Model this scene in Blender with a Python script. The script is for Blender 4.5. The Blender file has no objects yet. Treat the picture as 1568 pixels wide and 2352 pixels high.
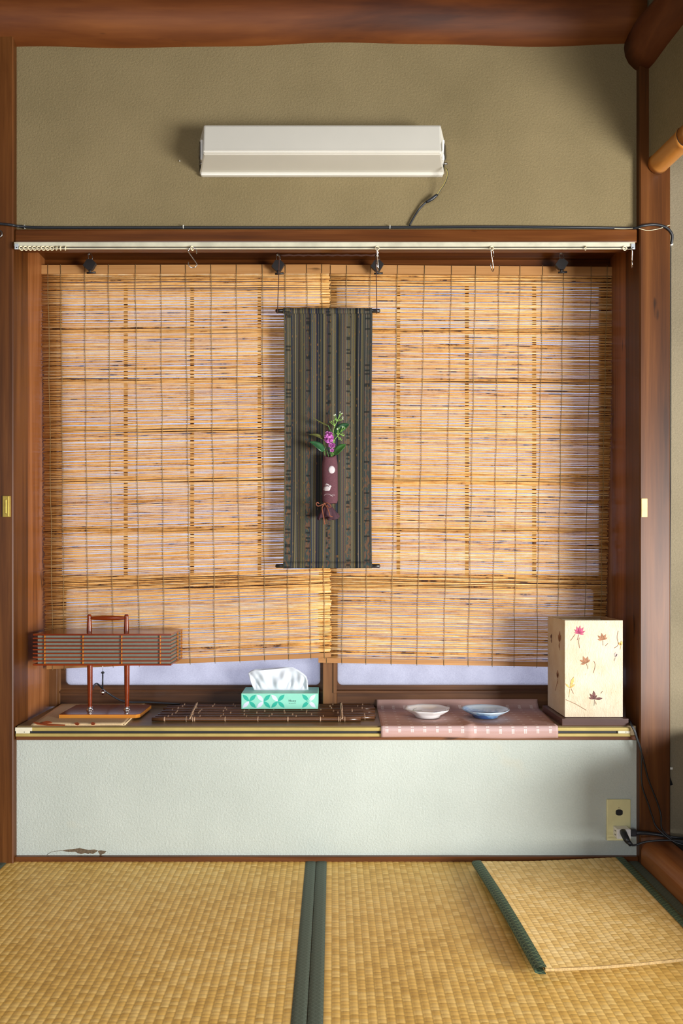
import bpy, bmesh, math, random
from mathutils import Vector, Matrix, Euler
random.seed(7)
R = random.Random(11)
PI = math.pi
scene = bpy.context.scene
COL = scene.collection

# ------------------------------------------------------------------ camera, world, light, exposure
F, CX, CY, CD, CZ = 1727.0, 765.0, 1292.0, 2.08, 0.8226   # focal length in px, horizon point, distance to wall, eye height
cam_d = bpy.data.cameras.new('camera'); cam = bpy.data.objects.new('camera', cam_d); COL.objects.link(cam)
cam.location = (0, -CD, CZ); cam.rotation_euler = (PI/2, 0, 0)
cam_d.sensor_fit = 'HORIZONTAL'; cam_d.sensor_width = 24.0; cam_d.lens = F*24.0/1568.0
cam_d.shift_x = (784-CX)/1568.0; cam_d.shift_y = (CY-1176)/1568.0
cam_d.clip_start = 0.02
scene.camera = cam
world = bpy.data.worlds.new('overcast_sky'); scene.world = world; world.use_nodes = True
bg = world.node_tree.nodes['Background']
bg.inputs[0].default_value = (0.74, 0.77, 1.0, 1); bg.inputs[1].default_value = 1.55
def area(name, loc, target, sx, sy, power, col):
    d = bpy.data.lights.new(name, 'AREA'); d.shape = 'RECTANGLE'; d.size = sx; d.size_y = sy
    d.energy = power; d.color = col
    o = bpy.data.objects.new(name, d); COL.objects.link(o); o.location = loc
    o.rotation_euler = (Vector(target)-Vector(loc)).to_track_quat('-Z', 'Y').to_euler()
    return o
# daylight that comes in through the garden door on the right; the rear one is an added fill light
area('garden_door_daylight', (2.33, -2.25, 0.52), (0.3, -0.6, 0.62), 1.2, 0.95, 200, (1.0, 0.99, 0.97))
area('rear_fill_light', (-0.85, -3.93, 1.15), (-0.3, 0, 0.6), 1.5, 1.5, 42, (0.93, 0.97, 1.0))
vs = scene.view_settings
vs.view_transform = 'Standard'; vs.look = 'None'; vs.gamma = 1.0; vs.exposure = -0.08; vs.use_curve_mapping = False

# ------------------------------------------------------------------ coordinates
def S(Y): return (CD+Y)/F
def P(px, py, Y):                       # a point at depth Y behind the wall face
    k = S(Y); return Vector(((px-CX)*k, Y, CZ-(py-CY)*k))
def Pz(px, py, z):                      # a point on a horizontal surface of height z
    D = (CZ-z)*F/(py-CY); return Vector(((px-CX)*D/F, D-CD, z))
def X_(px, Y): return (px-CX)*S(Y)
def Z_(py, Y): return CZ-(py-CY)*S(Y)

# ------------------------------------------------------------------ materials
MATS = {}
class N:
    def __init__(s, name):
        s.m = bpy.data.materials.new(name); s.m.use_nodes = True; s.t = s.m.node_tree
        s.b = s.t.nodes['Principled BSDF']; s.out = s.t.nodes['Material Output']; MATS[name] = s.m
    def n(s, typ, **kw):
        x = s.t.nodes.new(typ)
        for k, v in kw.items(): setattr(x, k, v)
        return x
    def l(s, a, b): s.t.links.new(a, b)
    def coord(s, kind='Object'): return s.n('ShaderNodeTexCoord').outputs[kind]
    def mapv(s, v, scale=(1,1,1), loc=(0,0,0), rot=(0,0,0)):
        m = s.n('ShaderNodeMapping'); s.l(v, m.inputs[0]); m.inputs['Scale'].default_value = scale
        m.inputs['Location'].default_value = loc; m.inputs['Rotation'].default_value = rot; return m.outputs[0]
    def noise(s, v, scale=5, detail=3, rough=0.55, dist=0):
        x = s.n('ShaderNodeTexNoise'); s.l(v, x.inputs['Vector']); x.inputs['Scale'].default_value = scale
        x.inputs['Detail'].default_value = detail; x.inputs['Roughness'].default_value = rough
        x.inputs['Distortion'].default_value = dist; return x.outputs['Fac']
    def ramp(s, f, stops, interp='LINEAR'):
        x = s.n('ShaderNodeValToRGB'); s.l(f, x.inputs[0]); e = x.color_ramp.elements; x.color_ramp.interpolation = interp
        while len(e) < len(stops): e.new(0.5)
        for i, (p, c) in enumerate(stops):
            e[i].position = p; e[i].color = (c[0], c[1], c[2], 1) if len(c) == 3 else c
        return x.outputs[0]
    def math(s, op, a, b=None, c=None):
        x = s.n('ShaderNodeMath', operation=op)
        for i, v in enumerate((a, b, c)):
            if v is None: continue
            if isinstance(v, (int, float)): x.inputs[i].default_value = v
            else: s.l(v, x.inputs[i])
        return x.outputs[0]
    def mix(s, f, a, b, mode='MIX'):
        x = s.n('ShaderNodeMix', data_type='RGBA', blend_type=mode)
        if isinstance(f, (int, float)): x.inputs[0].default_value = f
        else: s.l(f, x.inputs[0])
        for i, v in ((6, a), (7, b)):
            if isinstance(v, tuple): x.inputs[i].default_value = (v[0], v[1], v[2], 1)
            else: s.l(v, x.inputs[i])
        return x.outputs[2]
    def sep(s, v):
        x = s.n('ShaderNodeSeparateXYZ'); s.l(v, x.inputs[0]); return x.outputs
    def comb(s, a=0, b=0, c=0):
        x = s.n('ShaderNodeCombineXYZ')
        for i, v in enumerate((a, b, c)):
            if isinstance(v, (int, float)): x.inputs[i].default_value = v
            else: s.l(v, x.inputs[i])
        return x.outputs[0]
    def white(s, v):
        x = s.n('ShaderNodeTexWhiteNoise', noise_dimensions='3D'); s.l(v, x.inputs[0]); return x.outputs['Value']
    def bump(s, h, strength=0.3, dist=0.002):
        x = s.n('ShaderNodeBump'); s.l(h, x.inputs['Height']); x.inputs['Strength'].default_value = strength
        x.inputs['Distance'].default_value = dist; s.l(x.outputs[0], s.b.inputs['Normal']); return x.outputs[0]
    def col(s, c):
        if isinstance(c, tuple): s.b.inputs['Base Color'].default_value = (c[0], c[1], c[2], 1)
        else: s.l(c, s.b.inputs['Base Color'])
    def set(s, rough=0.5, metal=0, spec=0.5, coat=0):
        s.b.inputs['Roughness'].default_value = rough; s.b.inputs['Metallic'].default_value = metal
        s.b.inputs['Specular IOR Level'].default_value = spec; s.b.inputs['Coat Weight'].default_value = coat
        s.b.inputs['Coat Roughness'].default_value = 0.12; return s
    def translucent(s, c, fac):                     # part of the light passes through
        t = s.n('ShaderNodeBsdfTranslucent'); mx = s.n('ShaderNodeMixShader'); mx.inputs[0].default_value = fac
        if isinstance(c, tuple): t.inputs[0].default_value = (c[0], c[1], c[2], 1)
        else: s.l(c, t.inputs[0])
        s.l(s.b.outputs[0], mx.inputs[1]); s.l(t.outputs[0], mx.inputs[2]); s.l(mx.outputs[0], s.out.inputs[0]); return s

def plain(name, c, rough=0.5, metal=0, spec=0.5, coat=0, vary=0.12, vs_=40, bump=0):
    n = N(name); v = n.coord(); f = n.noise(v, vs_, 3)
    lo = tuple(x*(1-vary) for x in c); hi = tuple(min(1, x*(1+vary)) for x in c)
    n.col(n.ramp(f, [(0.3, lo), (0.7, hi)])); n.set(rough, metal, spec, coat)
    if bump: n.bump(f, bump, 0.001)
    return n
def wood(name, dark, mid, light, axis='Z', rough=0.38, coat=0.15, grain=1.0, dots=True):
    n = N(name); v = n.coord(); a = {'X': 0, 'Y': 1, 'Z': 2}[axis]
    sc = [26*grain]*3; sc[a] = 1.1
    f1 = n.noise(n.mapv(v, tuple(sc)), 1.0, 6, 0.62, 0.7)
    sc2 = [95*grain]*3; sc2[a] = 2.0
    f2 = n.noise(n.mapv(v, tuple(sc2)), 1.0, 4, 0.6)
    sc3 = [5.0]*3; sc3[a] = 1.6
    f3 = n.noise(n.mapv(v, tuple(sc3), (3, 7, 1)), 1.0, 3, 0.5)
    f = n.math('ADD', n.math('MULTIPLY', f1, 0.5), n.math('ADD', n.math('MULTIPLY', f2, 0.25), n.math('MULTIPLY', f3, 0.25)))
    c = n.ramp(f, [(0.36, dark), (0.5, mid), (0.64, light)])
    if dots:                                        # scattered knots and scratches
        sd = [30.0]*3; sd[a] = 7.0
        k = n.noise(n.mapv(v, tuple(sd), (11, 2, 5)), 1.0, 2, 0.5)
        c = n.mix(n.ramp(k, [(0.70, (0, 0, 0)), (0.76, (0.75, 0.75, 0.75))]), c, tuple(x*0.25 for x in dark))
    n.col(c); n.set(rough, 0, 0.35, coat); n.bump(f2, 0.12, 0.001); return n
def plaster(name, lo, hi, stain=None, bump=0.45):
    n = N(name); v = n.coord()
    f = n.noise(v, 2.2, 4, 0.6); g = n.noise(v, 210, 4, 0.7)
    c = n.ramp(n.math('ADD', n.math('MULTIPLY', f, 0.6), n.math('MULTIPLY', g, 0.4)), [(0.36, lo), (0.62, hi)])
    if stain:
        k = n.noise(n.mapv(v, (3, 3, 5), (4.3, 0, 2.2)), 1.0, 3, 0.6)
        c = n.mix(n.ramp(k, [(0.66, (0, 0, 0)), (0.80, (0.5, 0.5, 0.5))]), c, stain)
    n.col(c); n.set(0.9, 0, 0.2)
    h = n.math('ADD', n.noise(v, 170, 3, 0.6), n.math('MULTIPLY', n.noise(v, 420, 2), 0.5))
    n.bump(h, bump, 0.004); return n

plaster('tan_plaster', (0.180, 0.140, 0.068), (0.25, 0.195, 0.099))
plaster('alcove_plaster', (0.165, 0.138, 0.088), (0.24, 0.20, 0.13))
plaster('white_plaster', (0.41, 0.455, 0.412), (0.50, 0.548, 0.50), (0.55, 0.50, 0.36))
plain('bare_plaster', (0.12, 0.085, 0.05), 0.95, vs_=200, vary=0.4, bump=0.5)
plain('ceiling_boards', (0.06, 0.03, 0.014), 0.6)
plain('room_wall', (0.17, 0.135, 0.09), 0.9)
wood('post_wood', (0.034, 0.0095, 0.0013), (0.092, 0.028, 0.004), (0.165, 0.058, 0.012), 'Z', 0.45, 0.0, 0.8)
wood('jamb_wood', (0.10, 0.03, 0.007), (0.25, 0.086, 0.022), (0.38, 0.15, 0.048), 'Z', 0.42, 0.12, 0.8)
wood('lintel_wood', (0.038, 0.010, 0.0015), (0.100, 0.028, 0.004), (0.175, 0.058, 0.012), 'X', 0.38, 0.2, 1.0)
wood('log_wood_x', (0.045, 0.010, 0.0015), (0.12, 0.031, 0.004), (0.21, 0.066, 0.012), 'X', 0.55, 0.0, 0.35)
wood('log_wood_y', (0.05, 0.014, 0.004), (0.11, 0.03, 0.008), (0.18, 0.055, 0.015), 'Y', 0.55, 0.0, 0.35)
wood('threshold_wood', (0.14, 0.040, 0.010), (0.30, 0.095, 0.024), (0.44, 0.17, 0.05), 'Y', 0.4, 0.2, 0.6)
wood('sash_wood', (0.030, 0.010, 0.0026), (0.080, 0.029, 0.008), (0.15, 0.060, 0.018), 'X', 0.5, 0.05)
wood('sash_wood_v', (0.050, 0.018, 0.005), (0.135, 0.053, 0.015), (0.23, 0.10, 0.033), 'Z', 0.5, 0.05)
wood('sill_wood', (0.11, 0.072, 0.028), (0.18, 0.122, 0.052), (0.26, 0.18, 0.085), 'X', 0.45, 0.1)
wood('sill_edge_wood', (0.045, 0.013, 0.003), (0.11, 0.034, 0.008), (0.18, 0.062, 0.017), 'X', 0.4, 0.1)
wood('batten_wood', (0.28, 0.12, 0.035), (0.42, 0.20, 0.065), (0.54, 0.29, 0.11), 'X', 0.5, 0.05)
wood('bamboo_pole', (0.36, 0.13, 0.022), (0.52, 0.21, 0.04), (0.62, 0.28, 0.07), 'Y', 0.3, 0.3, 0.5)
wood('red_lacquer', (0.12, 0.014, 0.002), (0.18, 0.024, 0.003), (0.25, 0.04, 0.006), 'X', 0.20, 0.4, 0.5, False)
wood('orange_lacquer', (0.36, 0.12, 0.012), (0.50, 0.18, 0.02), (0.60, 0.25, 0.035), 'X', 0.25, 0.5, 0.5, False)
wood('dark_base', (0.045, 0.016, 0.012), (0.075, 0.027, 0.02), (0.10, 0.04, 0.03), 'X', 0.4, 0.2, 0.6, False)
wood('dark_bamboo', (0.028, 0.011, 0.005), (0.085, 0.033, 0.013), (0.20, 0.088, 0.036), 'X', 0.32, 0.3, 1.2, False)
plain('bamboo_node', (0.36, 0.22, 0.13), 0.6, vary=0.35, vs_=300)
plain('twine', (0.48, 0.32, 0.20), 0.9, vary=0.35, vs_=400)
plain('thread', (0.26, 0.17, 0.065), 0.9, vary=0.3, vs_=120)
plain('black_rubber', (0.012, 0.014, 0.018), 0.42, vary=0.05)
plain('black_lacquer', (0.012, 0.009, 0.008), 0.3)
plain('black_knob', (0.02, 0.018, 0.018), 0.5)
plain('roller_black', (0.010, 0.009, 0.010), 0.28, coat=0.4)
plain('brown_cord', (0.07, 0.028, 0.018), 0.95, vary=0.3, vs_=500)
plain('ribbon_cord', (0.22, 0.065, 0.030), 0.8)
plain('yellow_wire', (0.42, 0.34, 0.08), 0.5)
plain('chrome', (0.75, 0.75, 0.74), 0.15, 1.0, vary=0.02)
plain('steel', (0.30, 0.29, 0.27), 0.35, 1.0, vary=0.05)
plain('brass', (0.55, 0.40, 0.09), 0.32, 0.8, vary=0.15)
plain('gold_rail', (0.42, 0.325, 0.10), 0.42, 0.25, vary=0.12, vs_=12)
plain('rail_groove', (0.012, 0.013, 0.014), 0.6)
plain('rail_cap', (0.72, 0.68, 0.52), 0.45, vary=0.05)
plain('cream_rail', (0.56, 0.54, 0.41), 0.45, vary=0.14, vs_=25)
plain('bracket', (0.55, 0.60, 0.64), 0.35, 0.3)
plain('runner_plastic', (0.74, 0.66, 0.44), 0.45, vary=0.25, vs_=30)
plain('tan_block', (0.70, 0.55, 0.24), 0.6)
plain('outlet_plastic', (0.72, 0.68, 0.36), 0.4, vary=0.05)
plain('white_plastic', (0.86, 0.85, 0.80), 0.35, vary=0.03)
plain('clip_white', (0.75, 0.74, 0.66), 0.5)
n = plain('diffuser_acrylic', (0.62, 0.60, 0.525), 0.32, coat=0.15, vary=0.05, vs_=3)
plain('lamp_paper_dim', (0.17, 0.165, 0.125), 0.9, vary=0.08, vs_=90)
n = plain('washi_edge', (0.28, 0.17, 0.08), 0.9)

# reeds: streaks of pale straw, orange and brown along each stem
n = N('reed'); v = n.coord(); oi = n.n('ShaderNodeObjectInfo')
s3 = n.sep(v); rnd = n.math('MULTIPLY', oi.outputs['Random'], 91.0)
f = n.noise(n.comb(n.math('MULTIPLY', s3[0], 13.0), rnd, rnd), 1.0, 4, 0.68)
f = n.math('ADD', n.math('MULTIPLY', f, 0.75), n.math('MULTIPLY', oi.outputs['Random'], 0.25))
rc = n.ramp(f, [(0.30, (0.13, 0.055, 0.022)), (0.35, (0.56, 0.25, 0.06)), (0.45, (0.82, 0.44, 0.125)), (0.58, (0.91, 0.57, 0.22)), (0.70, (0.94, 0.74, 0.44))])
n.col(rc); n.set(0.45, 0, 0.4); n.translucent(rc, 0.22)

# frosted window glass; weaker outdoor light behind the lower panes is set in their colour
for gname, glo, ghi in (('frosted_glass', (0.74, 0.76, 0.82), (0.97, 0.97, 0.97)), ('frosted_glass_dim', (0.58, 0.58, 0.62), (0.84, 0.84, 0.85))):
  n = N(gname); v = n.coord()
  n.col((0.78, 0.80, 0.92)); n.set(0.22, 0, 0.5)
  g = n.noise(v, 260, 3, 0.7); h = n.noise(v, 7, 3, 0.6)
  n.bump(g, 0.5, 0.002)
  tc = n.ramp(n.math('ADD', n.math('MULTIPLY', g, 0.45), n.math('MULTIPLY', h, 0.55)), [(0.36, glo), (0.62, ghi)])
  n.translucent(tc, 0.78)

# tatami weave: cells of bundled rush between the warp lines
def tatami_mat(name, lo, mid, hi, pitch):
    n = N(name); v = n.coord('UV'); s3 = n.sep(v)
    col_i = n.math('FLOOR', n.math('DIVIDE', s3[0], pitch))
    off = n.white(n.comb(col_i, 3.3, 1.0))
    par = n.math('MULTIPLY', n.math('FLOORED_MODULO', col_i, 2.0), 0.5)
    yy = n.math('ADD', n.math('DIVIDE', s3[1], 0.0120), n.math('ADD', par, n.math('MULTIPLY', off, 0.45)))
    yy = n.math('ADD', yy, n.math('MULTIPLY', n.noise(n.comb(col_i, n.math('MULTIPLY', s3[1], 18.0), 0), 1.0, 2), 1.6))
    row = n.math('FLOOR', yy)
    cell = n.white(n.comb(col_i, row, 0.5))
    fine = n.noise(n.comb(n.math('MULTIPLY', s3[0], 30.0), n.math('MULTIPLY', s3[1], 760.0), 0), 1.0, 2, 0.7)
    big = n.noise(v, 3.0, 4, 0.6)
    f = n.math('ADD', n.math('ADD', n.math('MULTIPLY', cell, 0.24), n.math('MULTIPLY', fine, 0.34)), n.math('MULTIPLY', big, 0.42))
    c = n.ramp(f, [(0.28, lo), (0.47, mid), (0.68, hi)])
    fr = n.math('FRACT', yy)
    edge = n.ramp(fr, [(0.0, (0.5, 0.5, 0.5)), (0.10, (1, 1, 1)), (0.92, (1, 1, 1)), (1.0, (0.55, 0.55, 0.55))])
    keep = n.math('GREATER_THAN', n.white(n.comb(col_i, row, 4.5)), 0.45)
    c = n.mix(n.math('MULTIPLY', keep, 0.75), c, n.mix(1.0, c, edge, 'MULTIPLY'))
    uf = n.math('ABSOLUTE', n.math('SUBTRACT', n.math('FRACT', n.math('DIVIDE', s3[0], pitch)), 0.5))
    c = n.mix(n.ramp(uf, [(0.36, (0, 0, 0)), (0.5, (0.55, 0.55, 0.55))]), c, tuple(x*0.62 for x in lo))  # shade in the warp grooves painted as darker seam lines
    n.col(c); n.set(0.5, 0, 0.35)
    n.bump(n.math('ADD', n.math('MULTIPLY', fine, 0.4), n.math('MULTIPLY', n.math('SINE', n.math('MULTIPLY', fr, PI)), 0.6)), 0.35, 0.0015)
    return n
tatami_mat('tatami_rush', (0.58, 0.335, 0.072), (0.82, 0.51, 0.130), (0.93, 0.65, 0.23), 0.0165)
tatami_mat('cushion_rush', (0.60, 0.37, 0.10), (0.84, 0.56, 0.19), (0.94, 0.70, 0.32), 0.0165)

def diamonds(name, dark, light, w, amount, inner):
    n = N(name); v = n.coord('UV'); s3 = n.sep(v)
    a = n.math('DIVIDE', n.math('ADD', s3[0], s3[1]), w); b = n.math('DIVIDE', n.math('SUBTRACT', s3[0], s3[1]), w)
    da = n.math('ABSOLUTE', n.math('SUBTRACT', n.math('FRACT', a), 0.5)); db = n.math('ABSOLUTE', n.math('SUBTRACT', n.math('FRACT', b), 0.5))
    m = n.math('MAXIMUM', da, db)
    line = n.math('GREATER_THAN', m, 0.40)
    ring = n.math('MULTIPLY', n.math('GREATER_THAN', m, 0.17), n.math('LESS_THAN', m, 0.27))
    mk = n.math('ADD', line, n.math('MULTIPLY', ring, inner))
    wv = n.noise(n.mapv(v, (900, 300, 1)), 1.0, 2)
    c = n.mix(n.math('MULTIPLY', mk, amount), dark, light)
    n.col(n.mix(0.35, c, n.mix(1.0, c, n.ramp(wv, [(0.3, (0.4, 0.4, 0.4)), (0.7, (1.5, 1.5, 1.5))]), 'MULTIPLY')))
    n.set(0.65, 0, 0.35); n.bump(mk, 0.25, 0.0008); return n
diamonds('tatami_border', (0.072, 0.096, 0.070), (0.145, 0.18, 0.14), 0.0125, 0.6, 0.8)
diamonds('cushion_border', (0.014, 0.046, 0.042), (0.20, 0.27, 0.13), 0.0130, 0.8, 0.6)

# woven stripes of the hanging cloth
n = N('striped_weave'); v = n.coord('UV'); s3 = n.sep(v); u, w = s3[0], s3[1]
fine = n.white(n.comb(n.math('FLOOR', n.math('MULTIPLY', u, 176.0)), 0.3, 0.1))
base = n.ramp(fine, [(0.0, (0.008, 0.010, 0.017)), (0.20, (0.026, 0.027, 0.026)), (0.38, (0.065, 0.058, 0.038)), (0.55, (0.100, 0.082, 0.034)), (0.68, (0.040, 0.043, 0.040)), (0.80, (0.115, 0.100, 0.080)), (0.91, (0.045, 0.027, 0.036)), (0.97, (0.018, 0.028, 0.055))], 'CONSTANT')
broad = n.white(n.comb(n.math('FLOOR', n.math('MULTIPLY', u, 26.0)), 5.3, 0.1))
base = n.mix(1.0, base, n.ramp(broad, [(0.0, (0.42, 0.42, 0.45)), (0.35, (1.0, 1.0, 0.96)), (1.0, (1.65, 1.58, 1.4))]), 'MULTIPLY')
col = base
bands = None
for c0, hw in ((0.045, 0.030), (0.27, 0.026), (0.505, 0.026), (0.735, 0.026), (0.945, 0.030)):
    b = n.math('LESS_THAN', n.math('ABSOLUTE', n.math('SUBTRACT', u, c0)), hw)
    bands = b if bands is None else n.math('MAXIMUM', bands, b)
ci = n.math('FLOOR', n.math('MULTIPLY', u, 8.0))
cell = n.noise(n.comb(n.math('MULTIPLY', u, 30.0), n.math('MULTIPLY', w, 40.0), ci), 1.0, 2, 0.6)
ik = n.ramp(cell, [(0.36, (0.045, 0.044, 0.040)), (0.46, (0.030, 0.058, 0.056)), (0.56, (0.15, 0.068, 0.034)), (0.66, (0.10, 0.070, 0.050))])
amt = n.math('MULTIPLY', bands, n.ramp(w, [(0.10, (0.85, 0.85, 0.85)), (0.50, (0.55, 0.55, 0.55)), (0.85, (0.12, 0.12, 0.12))]))
col = n.mix(amt, col, ik)
rows = n.white(n.comb(ci, n.math('FLOOR', n.math('MULTIPLY', w, 150.0)), 2.0))
dark_row = n.math('MULTIPLY', bands, n.math('GREATER_THAN', rows, 0.86))
col = n.mix(n.math('MULTIPLY', dark_row, 0.75), col, (0.010, 0.012, 0.012))
spk = n.white(n.comb(n.math('FLOOR', n.math('MULTIPLY', u, 176.0)), n.math('FLOOR', n.math('MULTIPLY', w, 120.0)), 7.0))
col = n.mix(n.math('MULTIPLY', n.math('GREATER_THAN', spk, 0.985), 0.45), col, (0.26, 0.12, 0.02))
thr = n.noise(n.mapv(v, (160, 700, 1)), 1.0, 2)
col = n.mix(0.5, col, n.mix(1.0, col, n.ramp(thr, [(0.3, (0.5, 0.5, 0.5)), (0.7, (1.5, 1.5, 1.5))]), 'MULTIPLY'))
n.col(col); n.set(0.9, 0, 0.15); n.bump(thr, 0.3, 0.0008)

# dusty pink runner with rows of white dashes
n = N('pink_weave'); v = n.coord('UV'); s3 = n.sep(v); u, w = s3[0], s3[1]
uc = n.math('FRACT', n.math('DIVIDE', u, 0.0345))
dash = None
for d0 in (0.40, 0.48, 0.56):
    b = n.math('LESS_THAN', n.math('ABSOLUTE', n.math('SUBTRACT', uc, d0)), 0.017)
    dash = b if dash is None else n.math('MAXIMUM', dash, b)
def band(pos, hw): return n.math('LESS_THAN', n.math('ABSOLUTE', n.math('SUBTRACT', w, pos)), hw)
strong = n.math('MAXIMUM', n.math('MAXIMUM', band(0.0212, 0.0023), band(0.0288, 0.0023)), n.math('MAXIMUM', band(0.272, 0.003), band(0.281, 0.0025)))
rowsf = n.math('FRACT', n.math('DIVIDE', w, 0.034))
weak = n.math('MULTIPLY', n.math('LESS_THAN', n.math('ABSOLUTE', n.math('SUBTRACT', rowsf, 0.5)), 0.10), 0.75)
mk = n.math('MULTIPLY', dash, n.math('MAXIMUM', strong, weak))
tint = n.math('MAXIMUM', band(0.025, 0.0065), n.math('MULTIPLY', n.math('LESS_THAN', n.math('ABSOLUTE', n.math('SUBTRACT', rowsf, 0.5)), 0.22), 0.25))
c = n.mix(n.math('MULTIPLY', tint, 0.35), (0.45, 0.285, 0.25), (0.60, 0.48, 0.50))
thr = n.noise(n.mapv(v, (900, 900, 1)), 1.0, 2)
c = n.mix(0.3, c, n.mix(1.0, c, n.ramp(thr, [(0.3, (0.6, 0.6, 0.6)), (0.7, (1.3, 1.3, 1.3))]), 'MULTIPLY'))
n.col(n.mix(mk, c, (0.85, 0.80, 0.76))); n.set(0.85, 0, 0.2); n.bump(thr, 0.25, 0.0006)

# washi with fibres
n = N('washi'); v = n.coord()
f1 = n.noise(v, 16, 4, 0.6); f2 = n.noise(n.mapv(v, (150, 150, 60), (0, 0, 0), (0, 0.5, 0)), 1.0, 3, 0.7, 1.5)
c = n.ramp(f1, [(0.3, (0.72, 0.58, 0.40)), (0.65, (0.80, 0.70, 0.53))])
c = n.mix(n.ramp(f2, [(0.65, (0, 0, 0)), (0.72, (0.6, 0.6, 0.6))]), c, (0.46, 0.28, 0.11))
n.col(c); n.set(0.85, 0, 0.2); n.bump(n.math('ADD', n.math('MULTIPLY', f2, 1.5), n.noise(n.mapv(v, (90, 90, 45), (0, 0, 0), (0, 0.6, 0)), 1.0, 3, 0.6, 1.0)), 0.45, 0.004); n.translucent(c, 0.22)

plain('straw_edge', (0.40, 0.27, 0.11), 0.8, vary=0.3, vs_=250)
plain('mint_card', (0.26, 0.66, 0.50), 0.45, vary=0.03)
plain('petal_green', (0.018, 0.42, 0.30), 0.45, vary=0.02)
plain('petal_white', (0.66, 0.70, 0.82), 0.45, vary=0.02)
plain('ink_black', (0.012, 0.014, 0.02), 0.5, vary=0.02)
n = plain('tissue_paper', (0.86, 0.90, 0.94), 0.8, vary=0.02); n.translucent((0.9, 0.94, 1.0), 0.3)
n = N('folded_linen'); v = n.coord(); thr = n.noise(n.mapv(v, (700, 700, 100)), 1.0, 2)
n.col(n.ramp(thr, [(0.3, (0.60, 0.43, 0.23)), (0.7, (0.76, 0.58, 0.35))])); n.set(0.9, 0, 0.2); n.bump(thr, 0.25, 0.0006)
plain('orange_print', (0.75, 0.16, 0.025), 0.85, vary=0.2, vs_=200)
plain('plum_cloth', (0.105, 0.035, 0.045), 0.85, vary=0.2, vs_=350, bump=0.2)
plain('plum_dark_cloth', (0.055, 0.018, 0.028), 0.8, vary=0.2, vs_=350, bump=0.2)
plain('print_white', (0.56, 0.50, 0.51), 0.85, vary=0.08, vs_=300)
plain('stem_green', (0.10, 0.24, 0.055), 0.5)
n = plain('leaf_dark', (0.022, 0.085, 0.030), 0.32, vary=0.3, vs_=60, coat=0.15)
n = plain('leaf_olive', (0.10, 0.105, 0.028), 0.5, vary=0.3, vs_=60)
n = plain('leaf_mid', (0.045, 0.15, 0.030), 0.35, vary=0.25, vs_=60)
plain('petal_magenta', (0.54, 0.15, 0.47), 0.6, vary=0.35, vs_=220)
plain('berry_green', (0.28, 0.52, 0.10), 0.5)
plain('berry_white', (0.78, 0.86, 0.66), 0.5)
plain('maple_pink', (0.42, 0.055, 0.13), 0.7, vary=0.35, vs_=160)
plain('maple_brown', (0.30, 0.14, 0.07), 0.8, vary=0.3, vs_=160)
plain('maple_dark', (0.13, 0.05, 0.045), 0.8, vary=0.3, vs_=160)
plain('maple_yellow', (0.60, 0.38, 0.11), 0.8, vary=0.3, vs_=160)
plain('maple_grey', (0.42, 0.33, 0.30), 0.8, vary=0.3, vs_=160)
# glazed plates
n = plain('porcelain_white', (0.78, 0.77, 0.76), 0.14, coat=0.3, vary=0.03, vs_=25)
n = N('porcelain_blue'); v = n.coord(); s3 = n.sep(v)
d = n.math('SQRT', n.math('ADD', n.math('POWER', n.math('ADD', s3[0], 0.012), 2.0), n.math('POWER', n.math('MULTIPLY', n.math('ADD', s3[1], 0.008), 1.2), 2.0)))
dn = n.math('ADD', d, n.math('MULTIPLY', n.math('SUBTRACT', n.noise(v, 38, 4, 0.65), 0.5), 0.075))
c = n.ramp(n.math('MULTIPLY', dn, 10.0), [(0.0, (0.045, 0.10, 0.25)), (0.35, (0.04, 0.10, 0.28)), (0.52, (0.16, 0.33, 0.55)), (0.70, (0.52, 0.66, 0.78))])
n.col(c); n.set(0.14, 0, 0.5, 0.3)
plain('glaze_green', (0.30, 0.36, 0.16), 0.25); plain('glaze_violet', (0.46, 0.36, 0.46), 0.25); plain('glaze_white', (0.80, 0.84, 0.86), 0.2)

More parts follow.
